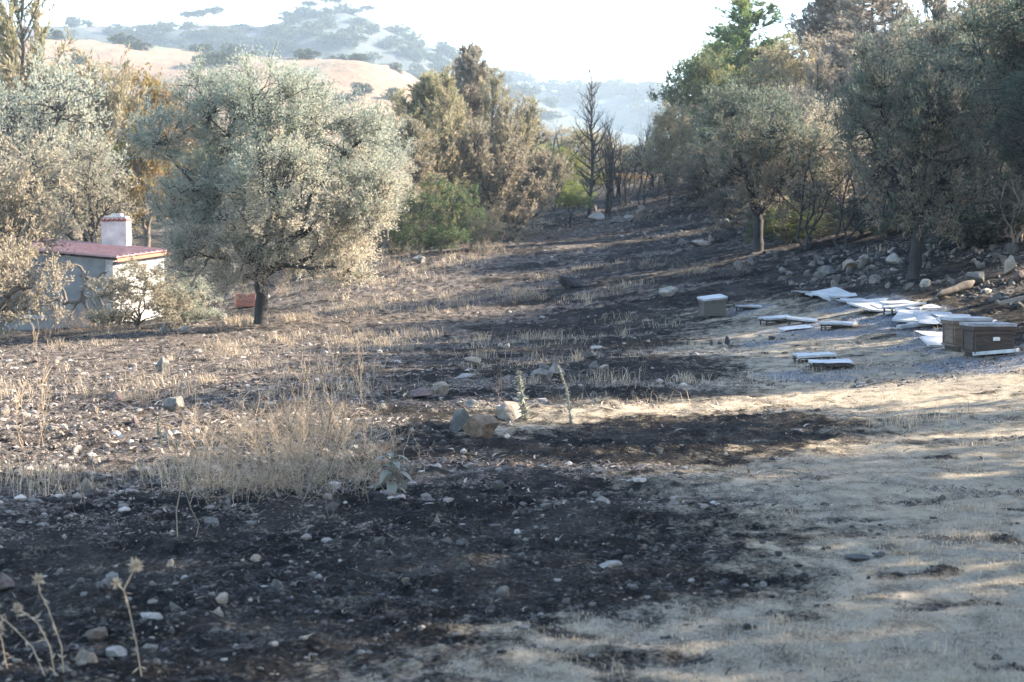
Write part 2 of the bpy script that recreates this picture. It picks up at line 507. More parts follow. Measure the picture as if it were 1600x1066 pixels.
def tubes_mesh(name, paths):
    """paths: list of (points (n,3), radii (n), sides)"""
    Vs, Fs, off = [], [], 0
    for P, R, k in paths:
        P = np.asarray(P, float); R = np.asarray(R, float)
        n = len(P)
        T = unit(np.gradient(P, axis=0))
        ref = np.array([0.31, 0.87, 0.38]) if abs(T[0] @ np.array([0.31, 0.87, 0.38])) < 0.9 else np.array([0.9, -0.2, 0.1])
        A = unit(np.cross(T, ref)); B = np.cross(T, A)
        an = np.linspace(0, 2 * math.pi, k, endpoint=False)
        ring = P[:, None, :] + R[:, None, None] * (np.cos(an)[None, :, None] * A[:, None, :] + np.sin(an)[None, :, None] * B[:, None, :])
        Vs.append(ring.reshape(-1, 3))
        i = np.arange(n * k).reshape(n, k) + off
        j = np.roll(i, -1, 1)
        Fs.append(np.stack([i[:-1], j[:-1], j[1:], i[1:]], -1).reshape(-1, 4))
        off += n * k
    return np_mesh(name, np.concatenate(Vs), np.concatenate(Fs), smooth=True)

def curve_pts(a, b, n, rng, wob=0.12, sag=0.0, up=0.0):
    a = np.asarray(a, float); b = np.asarray(b, float)
    t = np.linspace(0, 1, n)[:, None]
    L = np.linalg.norm(b - a)
    P = a + (b - a) * t
    w = np.cumsum(rng.normal(0, 1, (n, 3)), 0)
    w -= w[0] + (w[-1] - w[0]) * t
    P = P + w * wob * L / n ** 0.5 * 0.6
    P[:, 2] += np.sin(t[:, 0] * math.pi) * (up - sag) * L
    return P

def leaves_mesh(name, C, D, L, Wd, tint, rng):
    n = len(C)
    P = unit(np.cross(D, rng.normal(0, 1, (n, 3))))
    L = np.asarray(L)[:, None]; Wd = np.asarray(Wd)[:, None]
    V = np.stack([C, C + D * L * 0.45 + P * Wd * 0.5, C + D * L, C + D * L * 0.45 - P * Wd * 0.5], 1).reshape(-1, 3)
    F = np.arange(4 * n).reshape(n, 4)
    return np_mesh(name, V, F, fattrs={'tint': tint})

def olive_proto(seed, h, lobes, trunk_h, trunk_r, n_clump, per, leaf=(0.10, 0.034), tint_fn=None, lean=(0, 0), clump_r=0.38, fork=True, hollow=0.35):
    """broad crown of leaf clumps carried by forked limbs; lobes are (x,y,z,rx,ry,rz) in metres"""
    rng = np.random.default_rng(seed)
    lobes = np.array(lobes, float)
    paths = []
    top = np.array([lean[0], lean[1], trunk_h])
    tp = curve_pts((0, 0, -0.25), top, 9, rng, 0.10)
    tr = np.linspace(trunk_r * 1.15, trunk_r * 0.8, 9); tr[0] *= 1.45; tr[1] *= 1.2
    tr *= 1 + rng.normal(0, 0.05, 9)
    paths.append((tp, tr, 10))
    nodes = [top + np.zeros(3)]; nodr = [trunk_r * 0.5]
    for lb in lobes:
        e = lb[:3] + rng.normal(0, 0.12, 3)
        P = curve_pts(top - (0, 0, 0.1), e, 9, rng, 0.22, up=0.06)
        R = np.linspace(trunk_r * 0.52, trunk_r * 0.12, 9)
        paths.append((P, R, 7))
        for k in range(2, 9):
            nodes.append(P[k]); nodr.append(R[k])
    nodes = np.array(nodes); nodr = np.array(nodr)
    vol = lobes[:, 3] * lobes[:, 4] * lobes[:, 5]
    w = vol ** 0.75; w /= w.sum()
    Cc, Dc, Lc, Wc, Tc = [], [], [], [], []
    for c in range(n_clump):
        lb = lobes[rng.choice(len(lobes), p=w)]
        d = unit(rng.normal(0, 1, 3))
        r = hollow + (1 - hollow) * rng.random() ** 0.5
        r *= 0.85 + 0.3 * rng.random()
        cen = lb[:3] + d * lb[3:] * r
        if cen[2] < 0.25: cen[2] = 0.25 + rng.random() * 0.3
        dist = np.linalg.norm(nodes - cen, axis=1) + 0.35 * np.maximum(0, nodes[:, 2] - cen[2])
        i = int(np.argmin(dist))
        P = curve_pts(nodes[i], cen, 5, rng, 0.25, up=0.05)
        r0 = min(nodr[i] * 0.7, 0.035)
        paths.append((P, np.linspace(r0, 0.008, 5), 4))
        out = unit(cen - (lb[:3] + (0, 0, -0.5)) + rng.normal(0, 0.15, 3))
        ntw = rng.integers(5, 9)
        tw = unit(out[None] * 0.7 + rng.normal(0, 0.75, (ntw, 3)) + np.array([0, 0, 0.25]))
        tl = clump_r * (0.7 + 0.9 * rng.random(ntw))
        for t_, l_ in zip(tw[:3], tl[:3]):
            paths.append((np.stack([cen, cen + t_ * l_ * 0.5 + rng.normal(0, 0.02, 3), cen + t_ * l_]), np.array([0.008, 0.006, 0.003]), 3))
        m = int(per * (0.6 + 0.8 * rng.random()))
        k = rng.integers(0, ntw, m)
        t = rng.random(m) ** 0.8
        C = cen + tw[k] * (tl[k] * t)[:, None] + rng.normal(0, 0.045, (m, 3)) * (0.6 + clump_r)
        D = unit(tw[k] + rng.normal(0, 0.6, (m, 3)))
        ct = (tint_fn(cen) if tint_fn else 0.5) + rng.normal(0, 0.16)
        Cc.append(C); Dc.append(D)
        Lc.append(leaf[0] * (0.6 + 0.7 * rng.random(m))); Wc.append(leaf[1] * (0.7 + 0.6 * rng.random(m)))
        Tc.append(np.full(m, ct))
    tm = tubes_mesh('olive_trunk', paths)
    cm = leaves_mesh('olive_crown', np.concatenate(Cc), np.concatenate(Dc), np.concatenate(Lc), np.concatenate(Wc), np.clip(np.concatenate(Tc), 0, 1), rng)
    xs = np.concatenate(Cc)
    return dict(trunk=tm, crown=cm, h=np.percentile(xs[:, 2], 99.7), w=np.percentile(xs[:, 0], 98.5) - np.percentile(xs[:, 0], 1.5))

def round_lobes(seed, h, w, n, low=0.35):
    rng = np.random.default_rng(seed)
    L = []
    for k in range(n):
        a = k * 2.4 + rng.random()
        rr = w * 0.5 * (0.30 + 0.38 * rng.random())
        z = h * (low + (0.86 - low) * (k + 0.5) / n) + rng.normal(0, 0.1)
        s = w * (0.20 + 0.08 * rng.random())
        fall = 1 - 0.75 * max(0, (z / h - 0.6)) / 0.4
        L.append((math.cos(a) * rr * fall, math.sin(a) * rr * fall, z, s * 1.05, s * 1.05, s * 0.85))
    return L

def pine_proto(seed, h, w, h0, n_br, per, tuft=(0.19, 0.042), upsw=0.35, shape=1.0, trunk_r=0.13, gaps=0.0, tint_fn=None, stems=1, thick=1.0):
    """whorled upswept branches carrying needle tufts on a straight stem"""
    rng = np.random.default_rng(seed)
    paths, Cc, Dc, Lc, Wc, Tc = [], [], [], [], [], []
    for s in range(stems):
        hs = h * (1 - 0.22 * s * rng.random())
        off = np.array([0, 0, 0]) if s == 0 else np.append(rng.normal(0, w * 0.14, 2), 0)
        tp = curve_pts((0, 0, -0.25), np.array([off[0] * 1.6, off[1] * 1.6, hs]), 14, rng, 0.035)
        R = np.linspace(trunk_r, 0.012, 14); R[0] *= 1.3
        if s: R *= 0.7
        paths.append((tp, R, 8))
        for b in range(n_br // stems):
            f = (b + rng.random()) / (n_br // stems)
            if rng.random() < gaps: continue
            z = h0 + (hs - h0) * f ** 0.9
            ti = z / hs * 13
            p0 = np.array([np.interp(ti, np.arange(14), tp[:, i]) for i in range(3)])
            prof = (1 - f) ** 0.75 * (0.55 + 0.45 * sstep(0, 0.25, f)) if shape == 1.0 else math.sin(math.pi * min(1, 0.18 + 0.82 * f)) ** 0.7
            ln = w * 0.5 * (prof * (0.65 + 0.55 * rng.random()) + 0.08)
            a = rng.random() * 2 * math.pi
            el = upsw * (0.6 + 0.8 * rng.random()) + 0.35 * f
            d = np.array([math.cos(a) * math.cos(el), math.sin(a) * math.cos(el), math.sin(el)])
            p1 = p0 + d * ln
            P = curve_pts(p0, p1, 6, rng, 0.12, sag=0.08)
            paths.append((P, np.linspace(0.011 + 0.016 * ln, 0.004, 6) * thick, 4))
            nt_ = max(3, int(ln * 7))
            ct = (tint_fn(np.array([0, 0, z])) if tint_fn else 0.5) + rng.normal(0, 0.17)
            for q in range(nt_):
                u = 0.25 + 0.75 * (q + rng.random()) / nt_
                c0 = np.array([np.interp(u * 5, np.arange(6), P[:, i]) for i in range(3)])
                td = unit(d * 0.75 + rng.normal(0, 0.5, 3) + np.array([0, 0, 0.45]))
                tl = 0.16 + 0.30 * rng.random()
                c1 = c0 + td * tl
                paths.append((np.stack([c0, (c0 + c1) / 2, c1]), np.array([0.006, 0.005, 0.003]) * thick, 3))
                m = int(per * (0.5 + rng.random()))
                if m <= 0: continue
                t = rng.random(m)
                C = c0 + (c1 - c0) * t[:, None] * 1.05 + rng.normal(0, 0.035, (m, 3))
                Cc.append(C); Dc.append(unit(td + rng.normal(0, 0.42, (m, 3))))
                Lc.append(tuft[0] * (0.6 + 0.7 * rng.random(m))); Wc.append(tuft[1] * (0.7 + 0.6 * rng.random(m)))
                Tc.append(np.full(m, ct))
    tm = tubes_mesh('pine_trunk', paths)
    cm = None
    if Cc:
        cm = leaves_mesh('pine_crown', np.concatenate(Cc), np.concatenate(Dc), np.concatenate(Lc), np.concatenate(Wc), np.clip(np.concatenate(Tc), 0, 1), rng)
    return dict(trunk=tm, crown=cm, h=h * 1.02, w=w)

def bare_proto(seed, h, spread, trunk_r, stems=1, levels=3, thin=0.5, lean=(0, 0)):
    rng = np.random.default_rng(seed)
    paths = []
    def grow(p, d, r, ln, lv):
        e = p + d * ln
        n = 7 if lv > 1 else 4
        P = curve_pts(p, e, n, rng, 0.16)
        paths.append((P, np.linspace(r, r * 0.35, n), 7 if lv == levels else (4 if lv > 0 else 3)))
        if lv == 0: return
        for k in range(int(rng.integers(5, 9))):
            u = 0.25 + 0.75 * rng.random()
            q = np.array([np.interp(u * (n - 1), np.arange(n), P[:, i]) for i in range(3)])
            nd = unit(d * 0.75 + rng.normal(0, spread, 3) + np.array([0, 0, 0.22]))
            grow(q, nd, r * (1 - 0.65 * u) * thin, ln * (0.32 + 0.25 * rng.random()) * (1.15 - 0.5 * u), lv - 1)
    for s in range(stems):
        d = unit(np.array([lean[0], lean[1], 1.0]) + (np.append(rng.normal(0, 0.22, 2), 0) if stems > 1 else rng.normal(0, 0.03, 3)))
        o = np.append(rng.normal(0, 0.10, 2), -0.2) if stems > 1 else np.array([0, 0, -0.2])
        grow(o, d, trunk_r, h * 0.95 * (1 if s == 0 else 0.7 + 0.3 * rng.random()), levels)
    tm = tubes_mesh('bare_trunk', paths)
    return dict(trunk=tm, crown=None, h=h, w=h * 0.6)

def grad(a, b, z0, z1):
    return lambda c: a + (b - a) * min(1, max(0, (c[2] - z0) / (z1 - z0)))

PROTO = {}
PROTO['olive_a'] = olive_proto(1, 5.0, round_lobes(1, 5, 4.6, 8), 1.1, 0.17, 300, 105, tint_fn=grad(0.75, 0.15, 1, 4.5))
PROTO['olive_b'] = olive_proto(2, 5.0, round_lobes(2, 5, 4.2, 9, 0.3), 1.4, 0.16, 280, 105, tint_fn=grad(0.7, 0.25, 1, 4.8), lean=(0.2, 0.1))
PROTO['olive_c'] = olive_proto(3, 4.5, round_lobes(3, 4.5, 4.4, 7, 0.4), 1.3, 0.15, 230, 95, tint_fn=grad(0.8, 0.3, 1, 4), lean=(-0.25, 0.1))
PROTO['olive_thin'] = olive_proto(6, 5.0, round_lobes(6, 5.0, 4.4, 8, 0.42), 1.5, 0.20, 190, 60, tint_fn=grad(0.7, 0.2, 1.5, 4.5), lean=(0.3, 0))
PROTO['olive_low'] = olive_proto(5, 4.5, round_lobes(5, 4.5, 4.6, 11, 0.12), 0.8, 0.17, 330, 105, tint_fn=grad(0.75, 0.35, 1, 4))
PROTO['broad_a'] = olive_proto(4, 5.5, round_lobes(4, 5.5, 4.0, 9, 0.25), 1.0, 0.13, 240, 80, leaf=(0.12, 0.055), tint_fn=lambda c: 0.45, clump_r=0.42)
PROTO['pine_a'] = pine_proto(11, 8.0, 3.6, 0.8, 130, 26, upsw=0.5, tint_fn=grad(0.8, 0.2, 1, 7))
PROTO['pine_b'] = pine_proto(12, 8.0, 3.4, 1.2, 150, 26, upsw=0.75, shape=2.0, tint_fn=grad(0.8, 0.2, 2, 7.5), stems=2)
PROTO['pine_c'] = pine_proto(13, 9.0, 4.2, 1.8, 100, 22, upsw=0.25, gaps=0.15, tint_fn=lambda c: 0.5)
PROTO['pine_d'] = pine_proto(14, 7.0, 4.2, 0.5, 190, 16, upsw=0.95, shape=2.0, tint_fn=grad(0.75, 0.3, 1, 6), stems=4, tuft=(0.17, 0.04))
PROTO['shrub_a'] = olive_proto(21, 2.2, round_lobes(21, 2.2, 2.6, 8, 0.15), 0.35, 0.06, 150, 80, leaf=(0.075, 0.03), tint_fn=lambda c: 0.35, clump_r=0.22)
PROTO['shrub_b'] = olive_proto(22, 2.0, round_lobes(22, 2.0, 2.4, 7, 0.2), 0.3, 0.05, 110, 60, leaf=(0.075, 0.028), tint_fn=lambda c: 0.65, clump_r=0.25)
PROTO['bare_a'] = pine_proto(31, 7.0, 3.4, 0.8, 70, 0, upsw=0.75, trunk_r=0.075, thick=1.05)
PROTO['bare_b'] = bare_proto(32, 4.5, 0.30, 0.042, stems=8, levels=2, thin=0.6)
PROTO['bare_c'] = bare_proto(33, 4.8, 0.33, 0.058, stems=3, levels=2, thin=0.6)
PROTO['bare_d'] = bare_proto(34, 3.6, 0.45, 0.03, stems=5, levels=3, lean=(-0.9, -0.2), thin=0.55)
PROTO['sapling'] = olive_proto(35, 2.6, [(0, 0, 2.0, .7, .7, .4), (.3, 0, 1.6, .5, .5, .3)], 1.1, 0.05, 40, 60, tint_fn=lambda c: 0.3)

def plant_tree(name, proto, px, Y, top, wpx, leafm, bark, label, cat='tree', group=None, rz=None, xy=None, hgt=None, wid=None):
    p = PROTO[proto]
    if xy is None:
        x = (px - 800) / F_PX * Y; y = Y
    else:
        x, y = xy
    z = gz(x, y)
    if hgt is None:
        hgt = at(px, top, Y)[2] - z
        wid = wpx / F_PX * Y if wpx else None
    sz = hgt / p['h']
    sx = wid / p['w'] if wid else sz
    e = empty(name, (x, y, z - 0.02), (px * 0.7 + Y) % 6.28 if rz is None else rz, (sx, sx, sz))
    link('trunk', p['trunk'], M[bark], e)
    if p['crown'] is not None and leafm:
        link('crown', p['crown'], M[leafm], e)
    return tag(e, label, cat, group)

# the big olive of the left field, shaped lobe by lobe
def lobe_px(px, py, r, dy=0.0, flat=0.9):
    q = at(px, py, 38.0)
    b = at(408, 507, 38.0)
    s = r * 38.0 / F_PX
    return (q[0] - b[0], dy, q[2] - gz(b[0], b[1]), s, s * 1.05, s * flat)
BIG = [lobe_px(308, 320, 66, .3), lobe_px(255, 215, 44, -.2), lobe_px(330, 165, 62, .5), lobe_px(420, 170, 75, -.5), lobe_px(510, 215, 78, .4),
       lobe_px(560, 310, 60, -.3), lobe_px(450, 300, 85, -1.2), lobe_px(370, 270, 85, 1.2), lobe_px(318, 395, 42, -.6), lobe_px(520, 385, 52, .6),
       lobe_px(400, 390, 55, -1.0), lobe_px(575, 215, 36, 0), lobe_px(460, 400, 45, 1.2), lobe_px(345, 430, 34, .8), lobe_px(540, 420, 34, -.6)]
PROTO['olive_big'] = olive_proto(7, 6.0, BIG, 1.15, 0.15, 800, 235, tint_fn=lambda c: 0.80 - 0.14 * c[2] + 0.10 * (c[0] > 1.0), leaf=(0.072, 0.022), clump_r=0.40)
b0 = at(408, 507, 38.0)
e = empty('olive_tree', (b0[0], b0[1], gz(b0[0], b0[1]) - 0.02))
link('trunk', PROTO['olive_big']['trunk'], M['bark_burnt'], e)
link('crown', PROTO['olive_big']['crown'], M['olive'], e)
tag(e, 'large silvery olive tree with scorched tan lower crown, alone in the field', 'tree')

TREES = [
 ('olive_tree', 'olive_low', -22, 35, 215, 250, 'olive_tan', 'bark', 'pale dry olive crown reaching in front of the small house'),
 ('olive_tree', 'olive_thin', 62, 60, 82, 230, 'olive', 'bark_burnt', 'grey tan olive with dark forked limbs behind the red roof'),
 ('pine_tree', 'pine_d', 40, 74, -60, 250, 'pine_yellow', 'bark', 'tall brownish pine rising behind the house'),
 ('broadleaf_tree', 'broad_a', 232, 78, 112, 150, 'leaf_orange', 'bark', 'yellow orange scorched tree behind the large field olive'),
 ('broadleaf_tree', 'broad_a', 185, 90, 215, 150, 'leaf_bright', 'bark', 'bright green tree behind the chimney'),
 ('olive_tree', 'olive_thin', 135, 57, 215, 170, 'olive_tan', 'bark_burnt', 'thin dry olive with black limbs beside the chimney'),
 ('scorched_shrub', 'shrub_a', 215, 41, 405, 150, 'olive_tan', 'bark', 'scorched tan shrub against the white house wall'),
 ('scorched_shrub', 'shrub_a', 288, 42, 425, 110, 'olive', 'bark', 'dark grey shrub between the tan shrub and the large olive'),
 ('olive_tree', 'olive_c', 598, 56, 185, 100, 'olive', 'bark', 'small grey green olive half hidden by the large field olive'),
 ('pine_tree', 'pine_b', 668, 66, 122, 140, 'pine_yellow', 'bark', 'yellow green pine on the field edge'),
 ('pine_tree', 'pine_b', 742, 70, 78, 110, 'pine_grey', 'bark', 'tallest grey brown pine with a ragged pointed top'),
 ('pine_tree', 'pine_d', 700, 62, 118, 150, 'pine_yellow', 'bark', 'bushy olive brown pine behind the round dark green bush'),
 ('pine_tree', 'pine_d', 792, 63, 165, 150, 'pine_brown', 'bark_burnt', 'brown scorched tree with a dark trunk on the field edge'),
 ('pine_tree', 'pine_b', 645, 60, 190, 110, 'pine_brown', 'bark', 'brown scorched pine next to the grey green olive'),
 ('round_bush', 'shrub_a', 690, 55, 276, 120, 'shrub_green', 'bark', 'round dark green bush at the edge of the field'),
 ('shrub', 'shrub_b', 758, 57, 318, 90, 'pine_yellow', 'bark', 'loose yellowish shrub between the dark bush and the dark trunk'),
 ('broadleaf_tree', 'broad_a', 852, 84, 225, 110, 'leaf_bright', 'bark', 'yellow green tree behind the bare burnt pine'),
 ('shrub', 'shrub_a', 880, 86, 285, 100, 'leaf_bright', 'bark', 'bright green shrub behind the bare burnt pine'),
 ('burnt_pine', 'bare_a', 920, 72, 103, 150, None, 'bark_burnt', 'tall bare burnt pine standing alone against the pale sky'),
 ('burnt_shrub', 'bare_b', 948, 72, 190, 90, None, 'bark_burnt', 'bare many stemmed burnt shrub beside the bare pine'),
 ('burnt_tree', 'bare_c', 1003, 72, 175, 80, None, 'bark_burnt', 'bare burnt tree with three thin stems on the stony rise'),
 ('sapling', 'sapling', 893, 67, 300, 60, 'leaf_bright', 'bark_burnt', 'small green sapling with a thin dark stem'),
 ('broadleaf_tree', 'broad_a', 1045, 70, 165, 80, 'pine_yellow', 'bark_burnt', 'yellow green tree beside the bare three stemmed tree'),
 ('pine_tree', 'pine_a', 1165, 78, -30, 210, 'pine_green', 'bark', 'bright green pine, the greenest conifer, above the olives'),
 ('broadleaf_tree', 'broad_a', 1095, 74, 78, 120, 'shrub_green', 'bark', 'dark green leafy tree at the foot of the green pine'),
 ('broadleaf_tree', 'broad_a', 1222, 72, 60, 130, 'pine_yellow', 'bark', 'yellow brown leafy tree to the side of the green pine'),
 ('pine_tree', 'pine_d', 1275, 66, 90, 120, 'pine_grey', 'bark_burnt', 'grey burnt pine between the yellow tree and the grey green olive'),
 ('olive_tree', 'olive_a', 1182, 44, 132, 205, 'olive_mid', 'bark_burnt', 'grey green olive with a slim dark trunk above the stones'),
 ('shrub', 'shrub_a', 1228, 45, 318, 110, 'shrub_green', 'bark', 'dark green shrub under the slim trunked olive'),
 ('olive_tree', 'olive_c', 1285, 47, 158, 140, 'olive_tan', 'bark_burnt', 'tan scorched olive with a black trunk'),
 ('olive_tree', 'olive_b', 1424, 32, 62, 210, 'olive_mid', 'bark_burnt', 'olive with a thick charred trunk above the pale hive lids'),
 ('pine_tree', 'pine_c', 1352, 70, -70, 200, 'pine_grey', 'bark_burnt', 'grey see through pine on the upper bank'),
 ('pine_tree', 'pine_d', 1455, 60, -50, 180, 'pine_brown', 'bark_burnt', 'brown scorched pine behind the thick charred trunk'),
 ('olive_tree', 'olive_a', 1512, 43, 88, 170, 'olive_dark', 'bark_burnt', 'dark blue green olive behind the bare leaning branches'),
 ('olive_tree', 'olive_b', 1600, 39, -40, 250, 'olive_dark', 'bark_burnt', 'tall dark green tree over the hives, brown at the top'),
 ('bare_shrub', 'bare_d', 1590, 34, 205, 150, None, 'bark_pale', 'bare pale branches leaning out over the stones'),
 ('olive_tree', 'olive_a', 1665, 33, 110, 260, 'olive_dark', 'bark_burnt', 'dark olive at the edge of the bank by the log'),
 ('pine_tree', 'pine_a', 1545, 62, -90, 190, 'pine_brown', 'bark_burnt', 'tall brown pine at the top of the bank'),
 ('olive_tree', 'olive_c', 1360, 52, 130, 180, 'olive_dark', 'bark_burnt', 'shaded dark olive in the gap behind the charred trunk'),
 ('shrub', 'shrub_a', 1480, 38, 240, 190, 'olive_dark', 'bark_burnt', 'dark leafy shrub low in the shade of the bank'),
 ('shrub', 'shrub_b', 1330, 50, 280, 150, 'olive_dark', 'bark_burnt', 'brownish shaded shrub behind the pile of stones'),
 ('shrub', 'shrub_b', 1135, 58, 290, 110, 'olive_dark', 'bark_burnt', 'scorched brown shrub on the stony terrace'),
]
for (nm, pr, px, Y, top, w, lm, bk, lab) in TREES:
    plant_tree(nm, pr, px, Y, top, w, lm, bk, lab)

# trees of the same bank that stand right of the picture and throw their shade over the field
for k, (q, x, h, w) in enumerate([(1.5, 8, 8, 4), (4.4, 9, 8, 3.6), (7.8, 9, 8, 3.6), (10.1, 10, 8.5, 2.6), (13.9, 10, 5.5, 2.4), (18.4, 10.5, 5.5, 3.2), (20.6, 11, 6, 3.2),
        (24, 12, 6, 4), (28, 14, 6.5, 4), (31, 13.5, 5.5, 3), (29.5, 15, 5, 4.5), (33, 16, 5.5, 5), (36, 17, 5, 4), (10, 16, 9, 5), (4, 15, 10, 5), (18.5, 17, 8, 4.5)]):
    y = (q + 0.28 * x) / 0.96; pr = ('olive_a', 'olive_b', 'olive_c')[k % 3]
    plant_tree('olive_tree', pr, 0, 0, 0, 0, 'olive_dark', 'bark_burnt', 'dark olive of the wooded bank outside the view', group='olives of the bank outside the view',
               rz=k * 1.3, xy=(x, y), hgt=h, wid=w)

# fill of the upper bank and the far side of the valley
BACK = [
 ('burnt_tree', 'bare_c', 1262, 42, 230, 120, None, 'bark_burnt', 'thin blackened leaning stems beside the dark green shrub'),
 ('burnt_tree', 'bare_c', 1318, 40, 240, 130, None, 'bark_burnt', 'thin blackened stems above the oval tan stone'),
 ('burnt_tree', 'bare_c', 1500, 36, 230, 140, None, 'bark_burnt', 'thin blackened stems behind the fallen log'),
 ('burnt_tree', 'bare_c', 1560, 40, 200, 140, None, 'bark_burnt', 'thin blackened stems in the dark shrub of the bank'),
 ('shrub', 'shrub_a', 1255, 47, 300, 130, 'olive_dark', 'bark_burnt', 'dark shrub at the foot of the tan scorched olive'),
 ('shrub', 'shrub_a', 1345, 43, 310, 150, 'olive_dark', 'bark_burnt', 'dark shrub on the bank over the pile of stones'),
 ('shrub', 'shrub_a', 1440, 41, 290, 170, 'olive_dark', 'bark_burnt', 'dark shrub directly behind the thick charred trunk'),
 ('shrub', 'shrub_a', 1530, 35, 310, 160, 'olive_dark', 'bark_burnt', 'low dark shrub above the long weathered plank'),
 ('shrub', 'shrub_b', 1175, 50, 320, 120, 'olive_dark', 'bark_burnt', 'scorched shrub behind the slim trunk on the terrace'),
 ('pine_tree', 'pine_b', 1310, 80, -30, 180, 'pine_grey', 'bark_burnt', 'grey brown pine behind the see through one'),
 ('pine_tree', 'pine_d', 1390, 74, -20, 190, 'pine_grey', 'bark_burnt', 'bushy grey pine beside the see through one'),
 ('olive_tree', 'olive_b', 1495, 54, 20, 200, 'olive_mid', 'bark_burnt', 'scorched grey green tree below the tall brown pine'),
 ('pine_tree', 'pine_d', 1520, 70, -60, 200, 'pine_brown', 'bark_burnt', 'bushy brown pine beside the tall brown pine'),
 ('olive_tree', 'olive_a', 1580, 50, 40, 220, 'olive_mid', 'bark_burnt', 'grey green tree filling the gap behind the tall dark tree'),
 ('broadleaf_tree', 'broad_a', 1130, 80, 50, 130, 'pine_green', 'bark', 'light green leafy tree at the side of the green pine'),
 ('broadleaf_tree', 'broad_a', 1195, 82, 70, 130, 'pine_green', 'bark', 'light green leafy tree between the green pine and the yellow tree'),
 ('olive_tree', 'olive_b', 1250, 54, 140, 150, 'olive_tan', 'bark_burnt', 'pale scorched crown between the slim olive and the tan olive'),
 ('burnt_shrub', 'bare_b', 975, 74, 215, 80, None, 'bark_burnt', 'second bare many stemmed shrub beside the three stemmed tree'),
 ('burnt_shrub', 'bare_b', 1025, 76, 200, 70, None, 'bark_burnt', 'bare burnt shrub at the foot of the yellow green tree'),
 ('burnt_tree', 'bare_c', 870, 78, 190, 80, None, 'bark_burnt', 'thin bare tree before the yellow green tree'),
 ('burnt_tree', 'bare_c', 960, 80, 180, 70, None, 'bark_burnt', 'thin bare tree behind the many stemmed burnt shrub'),
 ('broadleaf_tree', 'broad_a', 900, 100, 200, 130, 'pine_yellow', 'bark', 'hazy yellow green tree behind the bare pine'),
 ('pine_tree', 'pine_d', 770, 68, 120, 120, 'pine_yellow', 'bark', 'olive yellow pine next to the tallest grey brown one'),
 ('pine_tree', 'pine_d', 725, 72, 100, 150, 'pine_grey', 'bark', 'grey brown pine filling the gap behind the tallest one'),
 ('pine_tree', 'pine_a', 830, 74, 185, 120, 'pine_brown', 'bark', 'brown pine behind the dark trunked scorched tree'),
 ('pine_tree', 'pine_d', 630, 74, 150, 130, 'pine_yellow', 'bark', 'olive yellow pine behind the brown scorched pine'),
 ('shrub', 'shrub_a', 655, 57, 330, 110, 'shrub_green', 'bark', 'dark green bush leaning against the round dark bush'),
 ('shrub', 'shrub_b', 800, 66, 320, 110, 'olive', 'bark', 'grey shrub at the foot of the dark trunk'),
 ('shrub', 'shrub_a', 960, 118, 235, 150, 'scrub', 'bark', 'hazy green thicket far behind the bare shrub'),
 ('shrub', 'shrub_a', 1035, 112, 225, 150, 'scrub', 'bark', 'hazy green thicket far behind the yellow green tree'),
 ('shrub', 'shrub_a', 870, 120, 240, 160, 'olive', 'bark', 'pale grey thicket far behind the sapling'),
 ('shrub', 'shrub_b', 1020, 84, 280, 100, 'olive_dark', 'bark_burnt', 'burnt brown shrub on the ridge of the stony rise'),
 ('olive_tree', 'olive_c', 330, 92, 250, 190, 'olive', 'bark', 'grey green tree far behind the large field olive'),
 ('shrub', 'shrub_b', 290, 58, 400, 130, 'olive_tan', 'bark', 'dry brown shrub behind the scorched shrub at the house wall'),
 ('shrub', 'shrub_a', 545, 60, 350, 130, 'olive', 'bark', 'grey shrub under the far side of the large field olive'),
 ('shrub', 'shrub_a', 612, 60, 340, 90, 'olive_dark', 'bark', 'dark shrub between the small olive and the round bush'),
 ('broadleaf_tree', 'broad_a', 40, 95, 190, 180, 'leaf_orange', 'bark', 'orange brown tree beyond the house'),
 ('olive_tree', 'olive_thin', 120, 100, 150, 200, 'olive', 'bark', 'pale tan tree beyond the bright green tree'),
 ('broadleaf_tree', 'broad_a', 300, 105, 230, 150, 'leaf_bright', 'bark', 'light green tree in the valley behind the large field olive'),
 ('shrub', 'shrub_a', 820, 92, 275, 120, 'pine_yellow', 'bark', 'olive yellow thicket behind the dark trunk'),
 ('shrub', 'shrub_b', 985, 98, 270, 110, 'leaf_orange', 'bark', 'reddish brown thicket behind the bare three stemmed tree'),
 ('shrub', 'shrub_a', 925, 105, 268, 110, 'leaf_bright', 'bark', 'pale green thicket behind the many stemmed burnt shrub'),
 ('shrub', 'shrub_b', 1090, 66, 255, 120, 'olive_dark', 'bark_burnt', 'burnt brown shrub at the top of the stony terrace'),
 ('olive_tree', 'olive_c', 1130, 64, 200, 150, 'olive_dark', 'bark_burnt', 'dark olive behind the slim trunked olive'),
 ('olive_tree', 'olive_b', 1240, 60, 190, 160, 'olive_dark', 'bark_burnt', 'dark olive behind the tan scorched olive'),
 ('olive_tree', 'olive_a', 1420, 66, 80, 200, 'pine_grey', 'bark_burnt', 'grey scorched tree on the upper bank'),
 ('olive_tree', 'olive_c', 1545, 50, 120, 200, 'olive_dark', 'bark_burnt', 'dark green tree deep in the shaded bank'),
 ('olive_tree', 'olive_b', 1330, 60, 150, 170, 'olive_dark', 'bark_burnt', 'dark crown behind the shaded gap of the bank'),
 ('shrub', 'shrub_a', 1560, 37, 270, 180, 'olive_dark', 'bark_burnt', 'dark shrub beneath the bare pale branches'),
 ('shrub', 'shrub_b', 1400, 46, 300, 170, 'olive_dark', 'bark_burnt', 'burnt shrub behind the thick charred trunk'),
 ('shrub', 'shrub_a', 1620, 48, 230, 200, 'olive_dark', 'bark_burnt', 'dark thicket behind the tall dark green tree'),
]
